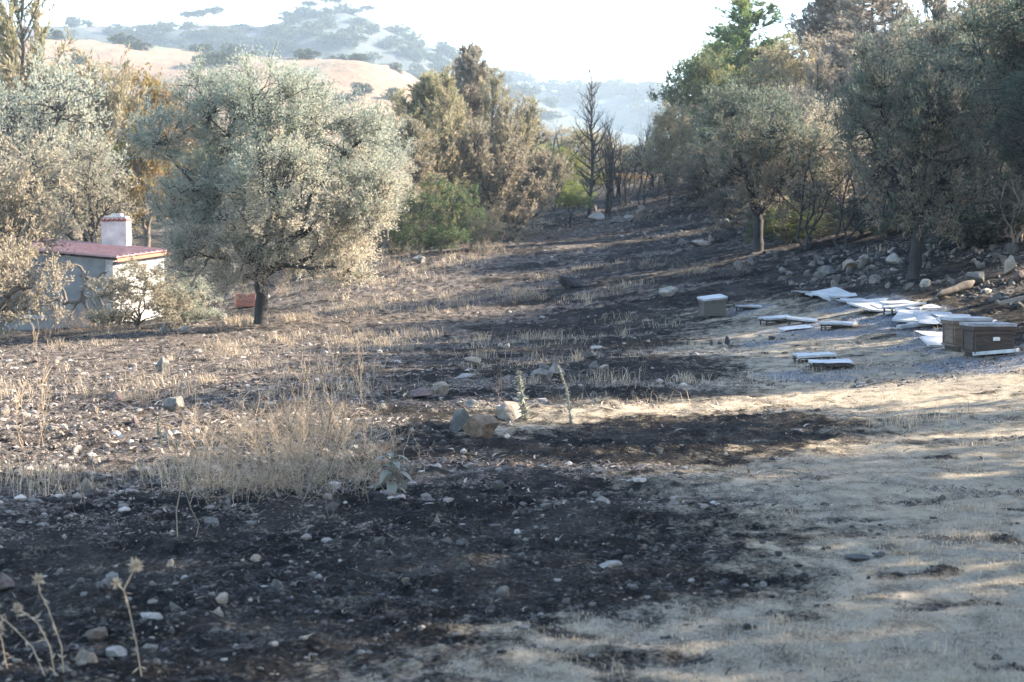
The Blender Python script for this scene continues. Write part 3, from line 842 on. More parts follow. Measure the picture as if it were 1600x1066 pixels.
for (nm, pr, px, Y, top, w, lm, bk, lab) in BACK:
    plant_tree(nm, pr, px, Y, top, w, lm, bk, lab)

# scrub on the hills
for k in range(3):
    PROTO['scrub_%d' % k] = olive_proto(50 + k, 4.0, round_lobes(50 + k, 4.0, 5.0 - k, 6, 0.2), 0.6, 0.12, 46, 34, leaf=(0.55, 0.28), tint_fn=lambda c: 0.4, clump_r=0.6, hollow=0.5)
PROTO['umbrella'] = olive_proto(55, 8.0, [(0, 0, 6.6, 2.4, 2.4, 1.2), (1.2, .4, 6.2, 1.4, 1.4, .8), (-1.2, -.4, 6.3, 1.4, 1.4, .9)], 4.8, 0.2, 50, 36, leaf=(0.6, 0.3), tint_fn=lambda c: 0.3, clump_r=0.6)

def on_hill(HV, px, vt, Yc, Yf):
    i = int(round(vt * 59))
    row = HV[i]
    pxs = 800 + row[:, 0] / row[:, 1] * F_PX
    j = int(np.argmin(np.abs(pxs - px)))
    return row[j]

def hill_bush(HV, px, vt, h, w, k, name, label, group, rz):
    p = on_hill(HV, px, vt, 0, 0)
    pr = PROTO[k]
    e = empty(name, (p[0], p[1], p[2] - 0.3), rz, (w / pr['w'], w / pr['w'], h / pr['h']))
    link('trunk', pr['trunk'], M['bark'], e)
    link('crown', pr['crown'], M['scrub'], e)
    tag(e, label, 'bush' if name == 'scrub_bush' else 'tree', group)

rng = np.random.default_rng(5)
for k in range(46):
    px = rng.uniform(60, 760); vt = rng.uniform(0.3, 0.97)
    hill_bush(HV1, px, vt, rng.uniform(1.3, 3.4), rng.uniform(1.8, 5.0), 'scrub_%d' % (k % 3), 'scrub_bush', 'dark scrub bush dotted on the dry tan hillside', 'scrub bushes on the tan hillside', k)
for k in range(180):
    px = rng.uniform(70, 860); vt = 0.55 + 0.45 * rng.random() ** 0.85
    hill_bush(HV2, px, min(vt, 0.99), rng.uniform(2.5, 5.5), rng.uniform(4, 9.5), 'scrub_%d' % (k % 3), 'scrub_bush', 'hazy blue scrub tree on the ridge above the tan hillside', 'scrub trees on the hazy ridge', k)
for k in range(66):
    px = rng.uniform(700, 1120); vt = 0.5 + 0.5 * rng.random() ** 0.7
    hill_bush(HV3, px, min(vt, 0.99), rng.uniform(5, 10), rng.uniform(10, 22), 'scrub_%d' % (k % 3), 'scrub_bush', 'faint scrub tree on the farthest pale ridge', 'scrub trees on the farthest ridge', k)
for k, (px, h) in enumerate([(488, 4.5), (510, 5.5), (524, 4.5), (300, 4.5), (315, 5), (342, 5.5), (575, 4), (768, 4)]):
    hill_bush(HV2, px, 0.985, h * 1.5, h * 1.4, 'umbrella', 'ridge_tree', 'round topped tree standing out on the hazy ridge crest', 'round topped trees on the ridge crest', k)

# ------------------------------------------------------------------ stones
import bmesh
def rock_mesh(seed, sub, flat=0.7, cuts=7, rough=0.10):
    rng = np.random.default_rng(seed)
    bm = bmesh.new(); bmesh.ops.create_icosphere(bm, subdivisions=sub, radius=1.0)
    V = np.array([v.co[:] for v in bm.verts]); F = np.array([[v.index for v in f.verts] for f in bm.faces]); bm.free()
    for k in range(cuts):
        n = unit(rng.normal(0, 1, 3)); d = rng.uniform(0.36, 0.76)
        o = np.maximum(0, V @ n - d)
        V = V - o[:, None] * n * 0.97
    r = 1 + rough * 2 * (fbm(V[:, 0] * 1.7 + V[:, 2] * 1.3 + seed, V[:, 1] * 1.7 - V[:, 2] * 1.1, 3, seed) - 0.5)
    V = V * r[:, None]
    if sub > 3: V = V * (1 + 0.05 * (fbm(V[:, 0] * 7 + V[:, 2] * 5, V[:, 1] * 7 - V[:, 2] * 6, 3, seed + 9) - 0.5))[:, None]
    V = V * np.array([1, rng.uniform(0.65, 0.95), flat])
    V /= np.abs(V[:, 0]).max() * 2          # one metre wide
    V[:, 2] -= V[:, 2].min()
    return np_mesh('stone', V, F, smooth=False)

def rock_mat(name, a, b_, c):
    m, nt, b = new_mat(name)
    f = tex_noise(nt, 5, 6, 0.65); g = tex_noise(nt, 22, 5, 0.7)
    oi = nt.nodes.new('ShaderNodeObjectInfo')
    col = ramp(nt, f, [(0.3, a), (0.52, b_), (0.72, c)])
    v = math_n(nt, 'ADD', 0.65, math_n(nt, 'MULTIPLY', oi.outputs['Random'], 0.6))
    hs = nt.nodes.new('ShaderNodeHueSaturation'); nt.links.new(col, hs.inputs['Color']); nt.links.new(v, hs.inputs['Value'])
    nt.links.new(mixc(nt, ramp(nt, g, [(0.58, (0, 0, 0)), (0.68, (0.7, 0.7, 0.7))]), hs.outputs[0], (0.06, 0.055, 0.05)), b.inputs['Base Color'])
    b.inputs['Roughness'].default_value = 0.9
    bump(nt, b, math_n(nt, 'ADD', f, math_n(nt, 'MULTIPLY', g, 0.4)), 0.7, 0.04)
    return m
M['rock_grey'] = rock_mat('rock_grey', (0.07, 0.066, 0.06), (0.14, 0.132, 0.118), (0.23, 0.215, 0.19))
M['rock_tan'] = rock_mat('rock_tan', (0.14, 0.115, 0.09), (0.27, 0.22, 0.17), (0.38, 0.33, 0.265))
M['rock_dust'] = rock_mat('rock_dust', (0.055, 0.052, 0.05), (0.115, 0.106, 0.095), (0.20, 0.185, 0.165))
M['rock_orange'] = rock_mat('rock_orange', (0.045, 0.034, 0.028), (0.14, 0.095, 0.062), (0.26, 0.18, 0.12))
M['rock_pale'] = rock_mat('rock_pale', (0.17, 0.158, 0.143), (0.26, 0.244, 0.22), (0.37, 0.35, 0.315))
M['rock_red'] = rock_mat('rock_red', (0.06, 0.044, 0.04), (0.115, 0.082, 0.074), (0.18, 0.14, 0.125))
ROCKS = [rock_mesh(100 + k, 4, 0.75, 15, 0.10) for k in range(7)]
STONES = [rock_mesh(120 + k, 2, [0.45, 0.6, 0.75][k % 3], 13, 0.22) for k in range(9)]

def stone_at(x, y, w, h, me, m, label, group=None, rz=0.0, tilt=0.0, cat='rock', name='rock', sink=0.22):
    vz = max(v.co.z for v in me.vertices[:]) if not me.get('hz') else me['hz']
    me['hz'] = vz
    o = link(name, me, M[m], None, (x, y, gz(x, y) - sink * h), (tilt, tilt * 0.6, rz), (w, w, h / vz * (1 + sink)))
    return tag(o, label, cat, group)

KEY = [
 (255, 586, 26, 29, 0, 'rock_grey', 'upright rounded grey stone standing in the dry grass of the field'),
 (266, 643, 56, 25, 1, 'rock_grey', 'flat topped grey boulder on the pale stony field'),
 (182, 627, 30, 15, 2, 'rock_red', 'small dark reddish rock near the flat topped grey boulder'),
 (720, 673, 56, 38, 3, 'rock_grey', 'grey boulder leaning behind the orange brown boulder'),
 (755, 687, 62, 31, 4, 'rock_orange', 'large angular orange brown boulder with a sunlit side'),
 (795, 650, 46, 27, 5, 'rock_tan', 'pale layered boulder at the foot of the woolly dry stalk'),
 (688, 617, 40, 20, 6, 'rock_tan', 'rounded tan rock on the black ground'),
 (845, 598, 36, 24, 0, 'rock_grey', 'smooth oval blue grey rock'),
 (867, 590, 28, 20, 2, 'rock_grey', 'small grey rock touching the smooth oval rock'),
 (738, 572, 34, 13, 4, 'rock_tan', 'sunlit tan wedge shaped rock above the flat slab'),
 (732, 589, 42, 7, 6, 'rock_pale', 'thin flat pale slab lying on black soil'),
 (1041, 464, 40, 15, 1, 'rock_pale', 'pale lone rock on the black slope before the small hive'),
 (655, 622, 42, 12, 5, 'rock_red', 'low brown slab beside the rounded tan rock'),
 (935, 549, 28, 7, 3, 'rock_pale', 'long thin pale stone on the black slope'),
 (922, 562, 24, 12, 5, 'rock_grey', 'grey stone under the long thin pale stone'),
 (655, 412, 26, 12, 0, 'rock_pale', 'whitish rock at the end of the field by the dark shrub'),
 (150, 990, 64, 22, 1, 'rock_orange', 'flat brown stone between the dry thistles'),
 (232, 972, 42, 14, 4, 'rock_pale', 'pale flat stone by the tall thistle stem'),
 (231, 1016, 26, 17, 0, 'rock_grey', 'rounded grey pebble stone at the foot of the tall thistle'),
 (180, 1026, 46, 15, 6, 'rock_pale', 'bone pale stone next to the rounded grey pebble'),
 (140, 1046, 46, 24, 3, 'rock_tan', 'warm tan stone under the thistle stems'),
 (6, 928, 44, 28, 2, 'rock_red', 'reddish brick like stone beside the leaning thistles'),
 (955, 893, 42, 11, 5, 'rock_pale', 'pale wedge stone on the black ground near the straw edge'),
 (340, 965, 40, 12, 3, 'rock_tan', 'low tan stone on the charred foreground'),
 (1328, 420, 30, 17, 0, 'rock_tan', 'oval tan stone in the bank pile'),
 (1352, 417, 24, 18, 4, 'rock_pale', 'pale pointed stone next to the oval tan one'),
 (1395, 414, 24, 17, 2, 'rock_pale', 'whitest stone of the bank beside the charred trunk'),
 (1290, 430, 30, 15, 5, 'rock_grey', 'blue grey block below the bank pile'),
 (1447, 449, 24, 13, 6, 'rock_pale', 'pale stone at the root of the charred trunk'),
 (1575, 428, 26, 22, 3, 'rock_tan', 'upright tan stone above the fallen log'),
 (1592, 440, 36, 20, 1, 'rock_red', 'brownish block at the end of the bank pile'),
 (1522, 445, 40, 18, 4, 'rock_grey', 'purple grey stone behind the fallen log'),
 (1560, 470, 26, 13, 2, 'rock_grey', 'grey stone between the log and the long plank'),
 (935, 343, 34, 12, 2, 'rock_pale', 'pale rock on the terrace rim by the bare pine'),
 (963, 350, 28, 12, 5, 'rock_grey', 'bluish rock on the terrace rim'),
 (1100, 385, 40, 9, 1, 'rock_tan', 'long sloping slab at the edge of the terrace'),
 (985, 345, 24, 8, 6, 'rock_pale', 'flat pale stone on the terrace rim'),
]
for k, (px, py, wp, hp, mi, m, lab) in enumerate(KEY):
    c = G(px, py)
    s = c[1] / F_PX
    stone_at(c[0], c[1], wp * s, hp * s, ROCKS[mi], m, lab, rz=k * 1.7, tilt=0.12 * math.sin(k * 2.1))

def scatter(n, poly, smin, smax, mats, label, group, seed, flat=(0.35, 0.7), power=2.0):
    rng = np.random.default_rng(seed)
    P = np.array(poly, float); k = 0; tries = 0
    while k < n and tries < 20000:
        tries += 1
        px, py = rng.uniform(P[:, 0].min(), P[:, 0].max()), rng.uniform(P[:, 1].min(), P[:, 1].max())
        if sdist(np.array([px]), np.array([py]), P)[0] < 0: continue
        c = G(px, py)
        w = smin + (smax - smin) * rng.random() ** power
        stone_at(c[0], c[1], w, w * rng.uniform(*flat), STONES[rng.integers(9)], mats[rng.integers(len(mats))], label, group, rng.random() * 6.28, rng.normal(0, 0.12), name='stone', cat='stone', sink=0.45)
        k += 1

scatter(50, [(430, 690), (1150, 690), (1200, 860), (1100, 960), (600, 930), (300, 820)], 0.03, 0.10, ['rock_grey', 'rock_dust', 'rock_dust', 'rock_dust', 'rock_tan'], 'small stone lying on the black charred ground below the boulders', 'stones on the black ground', 201)
scatter(28, [(0, 830), (480, 830), (420, 1060), (0, 1060)], 0.03, 0.09, ['rock_grey', 'rock_dust', 'rock_dust', 'rock_tan'], 'small stone in the charred soil around the thistles', 'stones around the thistles', 202)
scatter(52, [(0, 570), (560, 530), (620, 700), (200, 770), (0, 770)], 0.05, 0.18, ['rock_dust', 'rock_tan', 'rock_tan', 'rock_red'], 'loose pale stone on the sunlit stony field', 'stones on the sunlit field', 203)
scatter(28, [(620, 520), (1050, 530), (1060, 620), (660, 660)], 0.05, 0.17, ['rock_grey', 'rock_dust', 'rock_tan'], 'stone scattered over the black slope above the boulders', 'stones on the black slope', 204)
scatter(80, [(1200, 400), (1420, 395), (1600, 380), (1600, 470), (1480, 460), (1250, 445), (1130, 425)], 0.08, 0.28, ['rock_dust', 'rock_dust', 'rock_dust', 'rock_grey'], 'rough stone tumbled down the shaded bank', 'stones of the shaded bank', 205, (0.45, 0.85))
scatter(48, [(860, 330), (1130, 300), (1180, 385), (1060, 385), (960, 365), (850, 362)], 0.12, 0.4, ['rock_grey', 'rock_dust', 'rock_tan', 'rock_dust'], 'rough stone on the terrace at the top of the slope', 'stones of the upper terrace', 206, (0.4, 0.8))
scatter(12, [(0, 508), (300, 525), (560, 440), (850, 385), (800, 380), (540, 425), (0, 500)], 0.12, 0.35, ['rock_pale', 'rock_tan'], 'pale stone along the far rim of the field', 'stones along the field rim', 207)

# ------------------------------------------------------------------ loose ground cover
def fan_points(n, seed, y0, y1, side=0.34, pw=1.0):
    rng = np.random.default_rng(seed)
    u = rng.random(n) ** pw
    y = 1 / (1 / y0 + (1 / y1 - 1 / y0) * u)
    x = (rng.random(n) * 2 - 1) * (side * y + 0.4)
    return x, y, rng

def build_gravel():
    x, y, rng = fan_points(34000, 301, 5.5, 60)
    st, fd = masks(x, y)
    n = fbm(x * 0.8, y * 0.8, 3, 77)
    keep = (rng.random(len(x)) < (1 - st) * 1.2 * sstep(0.32, 0.62, n) + 0.02) & (rng.random(len(x)) < 0.6)
    x, y = x[keep], y[keep]
    bm = bmesh.new(); bmesh.ops.create_icosphere(bm, subdivisions=1, radius=0.5)
    B = np.array([v.co[:] for v in bm.verts]); F = np.array([[v.index for v in f.verts] for f in bm.faces]); bm.free()
    N = len(x); k = len(B)
    z = ground_z(x, y)
    s = (0.007 + 0.042 * rng.random(N) ** 3.5) * (0.75 + y * 0.035)
    a = rng.random(N) * 6.28
    J = B[None] * (1 + rng.normal(0, 0.24, (N, k, 1)))
    J = J * np.stack([np.ones(N), rng.uniform(0.6, 1, N), rng.uniform(0.35, 0.8, N)], -1)[:, None, :] * s[:, None, None]
    X = J[..., 0] * np.cos(a)[:, None] - J[..., 1] * np.sin(a)[:, None] + x[:, None]
    Y = J[..., 0] * np.sin(a)[:, None] + J[..., 1] * np.cos(a)[:, None] + y[:, None]
    Z = J[..., 2] + (z + s * 0.02)[:, None]
    V = np.stack([X, Y, Z], -1).reshape(-1, 3)
    FF = (F[None] + (np.arange(N) * k)[:, None, None]).reshape(-1, 3)
    m, nt, b = new_mat('gravel')
    g = nt.nodes.new('ShaderNodeNewGeometry')
    col = ramp(nt, g.outputs['Random Per Island'], [(0.0, (0.010, 0.010, 0.010)), (0.5, (0.032, 0.029, 0.027)), (0.88, (0.11, 0.098, 0.085)), (1.0, (0.27, 0.25, 0.22))])
    nt.links.new(col, b.inputs['Base Color']); b.inputs['Roughness'].default_value = 0.9
    o = link('gravel', np_mesh('gravel', V, FF, smooth=False), m)
    tag(o, 'small gravel strewn over the charred soil', 'gravel', kind='stuff')
build_gravel()

def build_rubble():
    rng = np.random.default_rng(320)
    P1 = poly_px([(1130, 430), (1200, 395), (1420, 380), (1600, 350), (1600, 480), (1480, 462), (1250, 448)])
    P2 = poly_px([(850, 368), (860, 330), (1130, 300), (1200, 380), (1060, 392), (960, 368)])
    X, Y = [], []
    for P, n in ((P1, 1500), (P2, 1100)):
        x = rng.uniform(P[:, 0].min(), P[:, 0].max(), n * 5); y = rng.uniform(P[:, 1].min(), P[:, 1].max(), n * 5)
        k = (sdist(x, y, P) > 0) & (fbm(x * 0.6, y * 0.6, 3, 8) > 0.42)
        X.append(x[k][:n]); Y.append(y[k][:n])
    x = np.concatenate(X); y = np.concatenate(Y); N = len(x)
    bm = bmesh.new(); bmesh.ops.create_icosphere(bm, subdivisions=1, radius=0.5)
    B = np.array([v.co[:] for v in bm.verts]); F = np.array([[v.index for v in f.verts] for f in bm.faces]); bm.free()
    k = len(B); z = ground_z(x, y); s = 0.04 + 0.15 * rng.random(N) ** 2.5
    a = rng.random(N) * 6.28
    J = B[None] * (1 + rng.normal(0, 0.22, (N, k, 1))) * np.stack([np.ones(N), rng.uniform(0.6, 1, N), rng.uniform(0.4, 0.9, N)], -1)[:, None, :] * s[:, None, None]
    V = np.stack([J[..., 0] * np.cos(a)[:, None] - J[..., 1] * np.sin(a)[:, None] + x[:, None], J[..., 0] * np.sin(a)[:, None] + J[..., 1] * np.cos(a)[:, None] + y[:, None], J[..., 2] + z[:, None]], -1).reshape(-1, 3)
    FF = (F[None] + (np.arange(N) * k)[:, None, None]).reshape(-1, 3)
    tag(link('rubble', np_mesh('rubble', V, FF), bpy.data.materials['gravel']), 'sooty rubble between the stones of the bank and terrace', 'rubble', kind='stuff')
build_rubble()

def build_clods():
    x, y, rng = fan_points(42000, 330, 9.5, 70, pw=0.8)
    st, fd = masks(x, y)
    k = rng.random(len(x)) < fd * sstep(0.36, 0.6, fbm(x * 1.1, y * 1.1, 3, 18)) * 0.75
    x, y = x[k], y[k]; N = len(x)
    bm = bmesh.new(); bmesh.ops.create_icosphere(bm, subdivisions=1, radius=0.5)
    B = np.array([v.co[:] for v in bm.verts]); F = np.array([[v.index for v in f.verts] for f in bm.faces]); bm.free()
    k = len(B); z = ground_z(x, y); s = (0.02 + 0.085 * rng.random(N) ** 3) * (0.85 + y * 0.012)
    a = rng.random(N) * 6.28
    J = B[None] * (1 + rng.normal(0, 0.22, (N, k, 1))) * np.stack([np.ones(N), rng.uniform(0.6, 1, N), rng.uniform(0.35, 0.8, N)], -1)[:, None, :] * s[:, None, None]
    V = np.stack([J[..., 0] * np.cos(a)[:, None] - J[..., 1] * np.sin(a)[:, None] + x[:, None], J[..., 0] * np.sin(a)[:, None] + J[..., 1] * np.cos(a)[:, None] + y[:, None], J[..., 2] + z[:, None]], -1).reshape(-1, 3)
    FF = (F[None] + (np.arange(N) * k)[:, None, None]).reshape(-1, 3)
    m, nt, b = new_mat('field_clods')
    g = nt.nodes.new('ShaderNodeNewGeometry')
    col = ramp(nt, g.outputs['Random Per Island'], [(0.0, (0.03, 0.026, 0.024)), (0.4, (0.10, 0.085, 0.074)), (0.8, (0.22, 0.185, 0.16)), (1.0, (0.38, 0.34, 0.30))])
    nt.links.new(col, b.inputs['Base Color']); b.inputs['Roughness'].default_value = 0.95
    tag(link('field_clods', np_mesh('field_clods', V, FF), m), 'clods and small stones over the sunlit field', 'clods', kind='stuff')
build_clods()

def blades(name, x, y, z, h, lean, wd, mat, label, cat, rng, flat=False):
    N = len(x)
    a = rng.random(N) * 6.28
    dx, dy = np.cos(a), np.sin(a)
    if flat:
        # lying bits of straw
        p0 = np.stack([x - dx * h / 2, y - dy * h / 2, z + 0.004], -1)
        p2 = np.stack([x + dx * h / 2, y + dy * h / 2, z + 0.006 + lean * h], -1)
        p1 = (p0 + p2) / 2 + np.stack([-dy * h * 0.08, dx * h * 0.08, 0.15 * h * rng.random(N)], -1)
    else:
        p0 = np.stack([x, y, z - 0.01], -1)
        p1 = np.stack([x + dx * h * lean * 0.3, y + dy * h * lean * 0.3, z + h * 0.6], -1)
        p2 = np.stack([x + dx * h * lean, y + dy * h * lean, z + h * (1 - 0.3 * lean)], -1)
    s = np.stack([-dy, dx, np.zeros(N)], -1) * (wd / 2)[:, None]
    if flat: s[:, 2] += wd * 0.2
    V = np.stack([p0 - s, p0 + s, p1 + s * 0.8, p1 - s * 0.8, p2 + s * 0.2, p2 - s * 0.2], 1).reshape(-1, 3)
    i = (np.arange(N) * 6)[:, None]
    F = np.concatenate([i + np.array([0, 1, 2, 3]), i + np.array([3, 2, 4, 5])])
    o = link(name, np_mesh(name, V, F), mat)
    return tag(o, label, cat, kind='stuff')

def straw_mat(name, stops, transl=0.25):
    m, nt, b = new_mat(name)
    g = nt.nodes.new('ShaderNodeNewGeometry')
    col = ramp(nt, g.outputs['Random Per Island'], stops)
    nt.links.new(col, b.inputs['Base Color']); b.inputs['Roughness'].default_value = 0.7
    tr = nt.nodes.new('ShaderNodeBsdfTranslucent'); nt.links.new(col, tr.inputs[0])
    mx = nt.nodes.new('ShaderNodeMixShader'); mx.inputs[0].default_value = transl
    nt.links.new(b.outputs[0], mx.inputs[1]); nt.links.new(tr.outputs[0], mx.inputs[2])
    nt.links.new(mx.outputs[0], nt.nodes['Material Output'].inputs['Surface'])
    return m
M['straw'] = straw_mat('straw', [(0.0, (0.15, 0.125, 0.092)), (0.3, (0.32, 0.27, 0.20)), (0.8, (0.47, 0.405, 0.305)), (1.0, (0.30, 0.285, 0.19))])
M['litter'] = straw_mat('litter', [(0.0, (0.03, 0.025, 0.022)), (0.4, (0.14, 0.11, 0.09)), (0.8, (0.32, 0.26, 0.21)), (1.0, (0.46, 0.39, 0.32))])
M['dry'] = straw_mat('dry_stem', [(0.0, (0.25, 0.19, 0.13)), (0.5, (0.42, 0.33, 0.23)), (1.0, (0.54, 0.445, 0.32))])
M['char_straw'] = straw_mat('char_straw', [(0.0, (0.006, 0.006, 0.006)), (0.6, (0.02, 0.018, 0.017)), (0.9, (0.08, 0.068, 0.056)), (1.0, (0.26, 0.22, 0.17))])
M['dead_twig'] = straw_mat('dead_twig', [(0.0, (0.10, 0.075, 0.055)), (1.0, (0.26, 0.20, 0.15))])
M['woolly'] = straw_mat('woolly_leaf', [(0.0, (0.14, 0.14, 0.105)), (0.6, (0.25, 0.25, 0.20)), (1.0, (0.40, 0.385, 0.32))])

def cover():
    # stubble of the straw strip
    x, y, rng = fan_points(170000, 311, 5.2, 45, pw=1.15)
    st, fd = masks(x, y)
    k = rng.random(len(x)) < sstep(0.35, 0.8, st) * (0.35 + 0.65 * fbm(x * 1.7, y * 1.7, 3, 5))
    x, y = x[k], y[k]; n = len(x)
    blades('stubble_grass', x, y, ground_z(x, y), (0.006 + 0.020 * rng.random(n) ** 1.5) * (0.8 + 0.015 * y), 0.9 + 1.6 * rng.random(n), 0.0025 + 0.0003 * y * rng.random(n), M['straw'], 'short dry straw grass of the unburnt strip', 'grass', rng)
    # leaf litter, straw bits and clods on the sunlit field
    x, y, rng = fan_points(150000, 312, 8.5, 60, pw=0.9)
    st, fd = masks(x, y)
    k = rng.random(len(x)) < fd * sstep(0.35, 0.6, fbm(x * 1.3, y * 1.3, 3, 15)) * 1.1 + 0.008
    x, y = x[k], y[k]; n = len(x)
    blades('dry_litter', x, y, ground_z(x, y), (0.025 + 0.09 * rng.random(n) ** 2) * sstep(5, 16, y), 0.4 * rng.random(n), (0.006 + 0.018 * rng.random(n) ** 1.5) * sstep(5, 16, y), M['litter'], 'dry leaf and straw litter over the sunlit field', 'litter', rng, flat=True)
    # charred stubble and twigs of the burnt ground
    x, y, rng = fan_points(80000, 314, 5.5, 50)
    st, fd = masks(x, y)
    k = rng.random(len(x)) < np.maximum(0.10, 1 - st) * (1 - 0.7 * fd) * sstep(0.3, 0.6, fbm(x * 2.3, y * 2.3, 3, 55))
    x, y = x[k], y[k]; n = len(x)
    blades('charred_stubble', x, y, ground_z(x, y), (0.015 + 0.06 * rng.random(n) ** 2) * (0.8 + 0.02 * y), 0.35 * rng.random(n), 0.002 + 0.006 * rng.random(n) ** 2 * (0.8 + 0.03 * y), M['char_straw'], 'charred stubble and twigs on the black ground', 'stubble', rng, flat=True)
    # standing dry grass
    cx, cy, rng = fan_points(620, 313, 11, 56)
    st, fd = masks(cx, cy)
    k = (rng.random(len(cx)) < fd * 0.9) & (fbm(cx * 0.35, cy * 0.35, 3, 99) > 0.47)
    cx, cy = cx[k], cy[k]
    ex, ey = rng.uniform(-15, 3, 1500), rng.uniform(19, 55, 1500)
    st, fd = masks(ex, ey)
    k = (fbm(ex * 0.3, ey * 0.3, 3, 64) > 0.50) & (rng.random(1500) < 0.05 + 0.8 * fd) & (st < 0.4)
    sx_, sy_, _r = fan_points(260, 315, 5.5, 24)
    st, fd = masks(sx_, sy_)
    low = st > 0.6
    cx = np.concatenate([cx, ex[k], sx_[low]]); cy = np.concatenate([cy, ey[k], sy_[low]])
    short = np.concatenate([np.ones(len(cx) - low.sum()), np.full(low.sum(), 0.28)])
    X, Y, Hh = [], [], []
    for a, b, sh in zip(cx, cy, short):
        m = int(rng.integers(20, 70)); r = (0.05 + 0.22 * rng.random()) * (0.4 + 0.6 * sh)
        X.append(a + rng.normal(0, r, m)); Y.append(b + rng.normal(0, r, m)); Hh.append(sh * (0.06 + 0.17 * rng.random()) * (0.5 + 0.8 * rng.random(m)))
    x, y, h = map(np.concatenate, (X, Y, Hh)); n = len(x)
    blades('dry_grass', x, y, ground_z(x, y), h, 0.3 + 1.3 * rng.random(n), 0.002 + 0.00028 * y * rng.random(n), M['dry'], 'tufts of tall dry grass on the sunlit field', 'grass', rng)
cover()

# ------------------------------------------------------------------ weeds
def weed_proto(seed, h, stems, spread, r=0.0035, levels=2, wide=0.3):
    rng = np.random.default_rng(seed)
    paths = []
    def grow(p, d, rr, ln, lv):
        n = 6 if lv == levels else 4
        P = curve_pts(p, p + d * ln, n, rng, 0.20)
        paths.append((P, np.linspace(rr, rr * 0.5, n), 3))
        if lv == 0: return
        for k in range(int(rng.integers(3, 7))):
            u = 0.3 + 0.7 * rng.random()
            q = np.array([np.interp(u * (n - 1), np.arange(n), P[:, i]) for i in range(3)])
            grow(q, unit(d + rng.normal(0, spread, 3)), rr * 0.6, ln * (0.25 + 0.3 * rng.random()), lv - 1)
    for s in range(stems):
        d = unit(np.array([0, 0, 1.0]) + np.append(rng.normal(0, wide, 2), 0))
        grow(np.append(rng.normal(0, 0.05 * stems ** 0.5, 2), -0.03), d, r, h * (0.6 + 0.4 * rng.random()), levels)
    return tubes_mesh('weed_stems', paths)
WEEDS = [weed_proto(400 + k, 0.50, 24, 0.75, r=0.003, wide=0.75) for k in range(3)]
TALL = [weed_proto(410 + k, 0.8, 2, 0.30, 0.004, 2, 0.10) for k in range(4)]

def weed(name, me, px, py, hs, m, label, cat, group, rz):
    c = G(px, py)
    return tag(link(name, me, M[m], None, (c[0], c[1], gz(c[0], c[1])), (0, 0, rz), (hs, hs, hs)), label, cat, group)

rng = np.random.default_rng(77)
for k, (px, py, s) in enumerate([(330, 770, .75), (380, 780, .8), (430, 775, .95), (480, 770, .95), (530, 775, .9), (360, 725, .95), (420, 715, 1.1), (480, 715, 1.1),
        (540, 725, .9), (575, 750, .7), (450, 690, 1.0), (510, 680, .9), (390, 690, .9), (330, 740, .8)]):
    weed('dry_weed', WEEDS[k % 3], px, py, s * 0.9, 'dry', 'tangled pale dry weed in the thicket before the boulders', 'weed', 'tangled dry weeds of the thicket', k * 1.1)
for k in range(26):
    px, py = rng.uniform(0, 640), rng.uniform(560, 860)
    weed('dry_stalk', TALL[k % 4], px, py, rng.uniform(0.5, 0.9), ['dry', 'dead_twig'][k % 2], 'thin dry stalk standing in the sunlit field', 'weed', 'thin dry stalks of the field', k)
for k in range(22):
    px, py = rng.uniform(520, 1080), rng.uniform(420, 640)
    weed('dry_stalk', TALL[k % 4], px, py, rng.uniform(0.35, 0.7), 'dead_twig', 'thin dry stalk standing on the black slope', 'weed', 'thin dry stalks of the black slope', k)
for k, (px, py, s) in enumerate([(150, 520, 1.5), (175, 515, 1.6), (120, 520, 1.4), (450, 460, 1.4), (740, 400, 1.3), (770, 398, 1.2), (600, 425, 1.5), (630, 410, 1.4), (870, 372, 1.2), (1000, 345, 1.4),
        (1030, 335, 1.5), (830, 470, .8), (960, 460, .9), (1080, 430, .9), (1150, 430, .9), (1010, 420, .9), (300, 545, .8), (340, 560, .8), (510, 470, 1.0), (560, 480, 1.0)]):
    weed('dry_bush', WEEDS[k % 3], px, py, s * 0.9, ['dead_twig', 'dry'][k % 2], ['low brown dead bush on the slope or field rim', 'low straw coloured dead bush on the slope or field rim'][k % 2], 'weed', ['brown dead bushes', 'straw coloured dead bushes'][k % 2], k)

def box_np(cx, cy, cz, sx, sy, sz):
    V = np.array([(x, y, z) for x in (-.5, .5) for y in (-.5, .5) for z in (-.5, .5)]) * (sx, sy, sz) + (cx, cy, cz)
    return V, [(0, 1, 3, 2), (4, 6, 7, 5), (0, 4, 5, 1), (2, 3, 7, 6), (0, 2, 6, 4), (1, 5, 7, 3)]

def boxes(name, specs, m, parent=None, bev=0.0, rot=None, loc=None):
    Vs, Fs, o = [], [], 0
    for s in specs:
        V, F = box_np(*s); Vs.append(V); Fs += [tuple(i + o for i in f) for f in F]; o += 8
    me = np_mesh(name, np.concatenate(Vs), np.array(Fs))
    ob = link(name, me, m, parent, loc, rot)
    if bev:
        md = ob.modifiers.new('bevel', 'BEVEL'); md.width = bev; md.segments = 2
    return ob

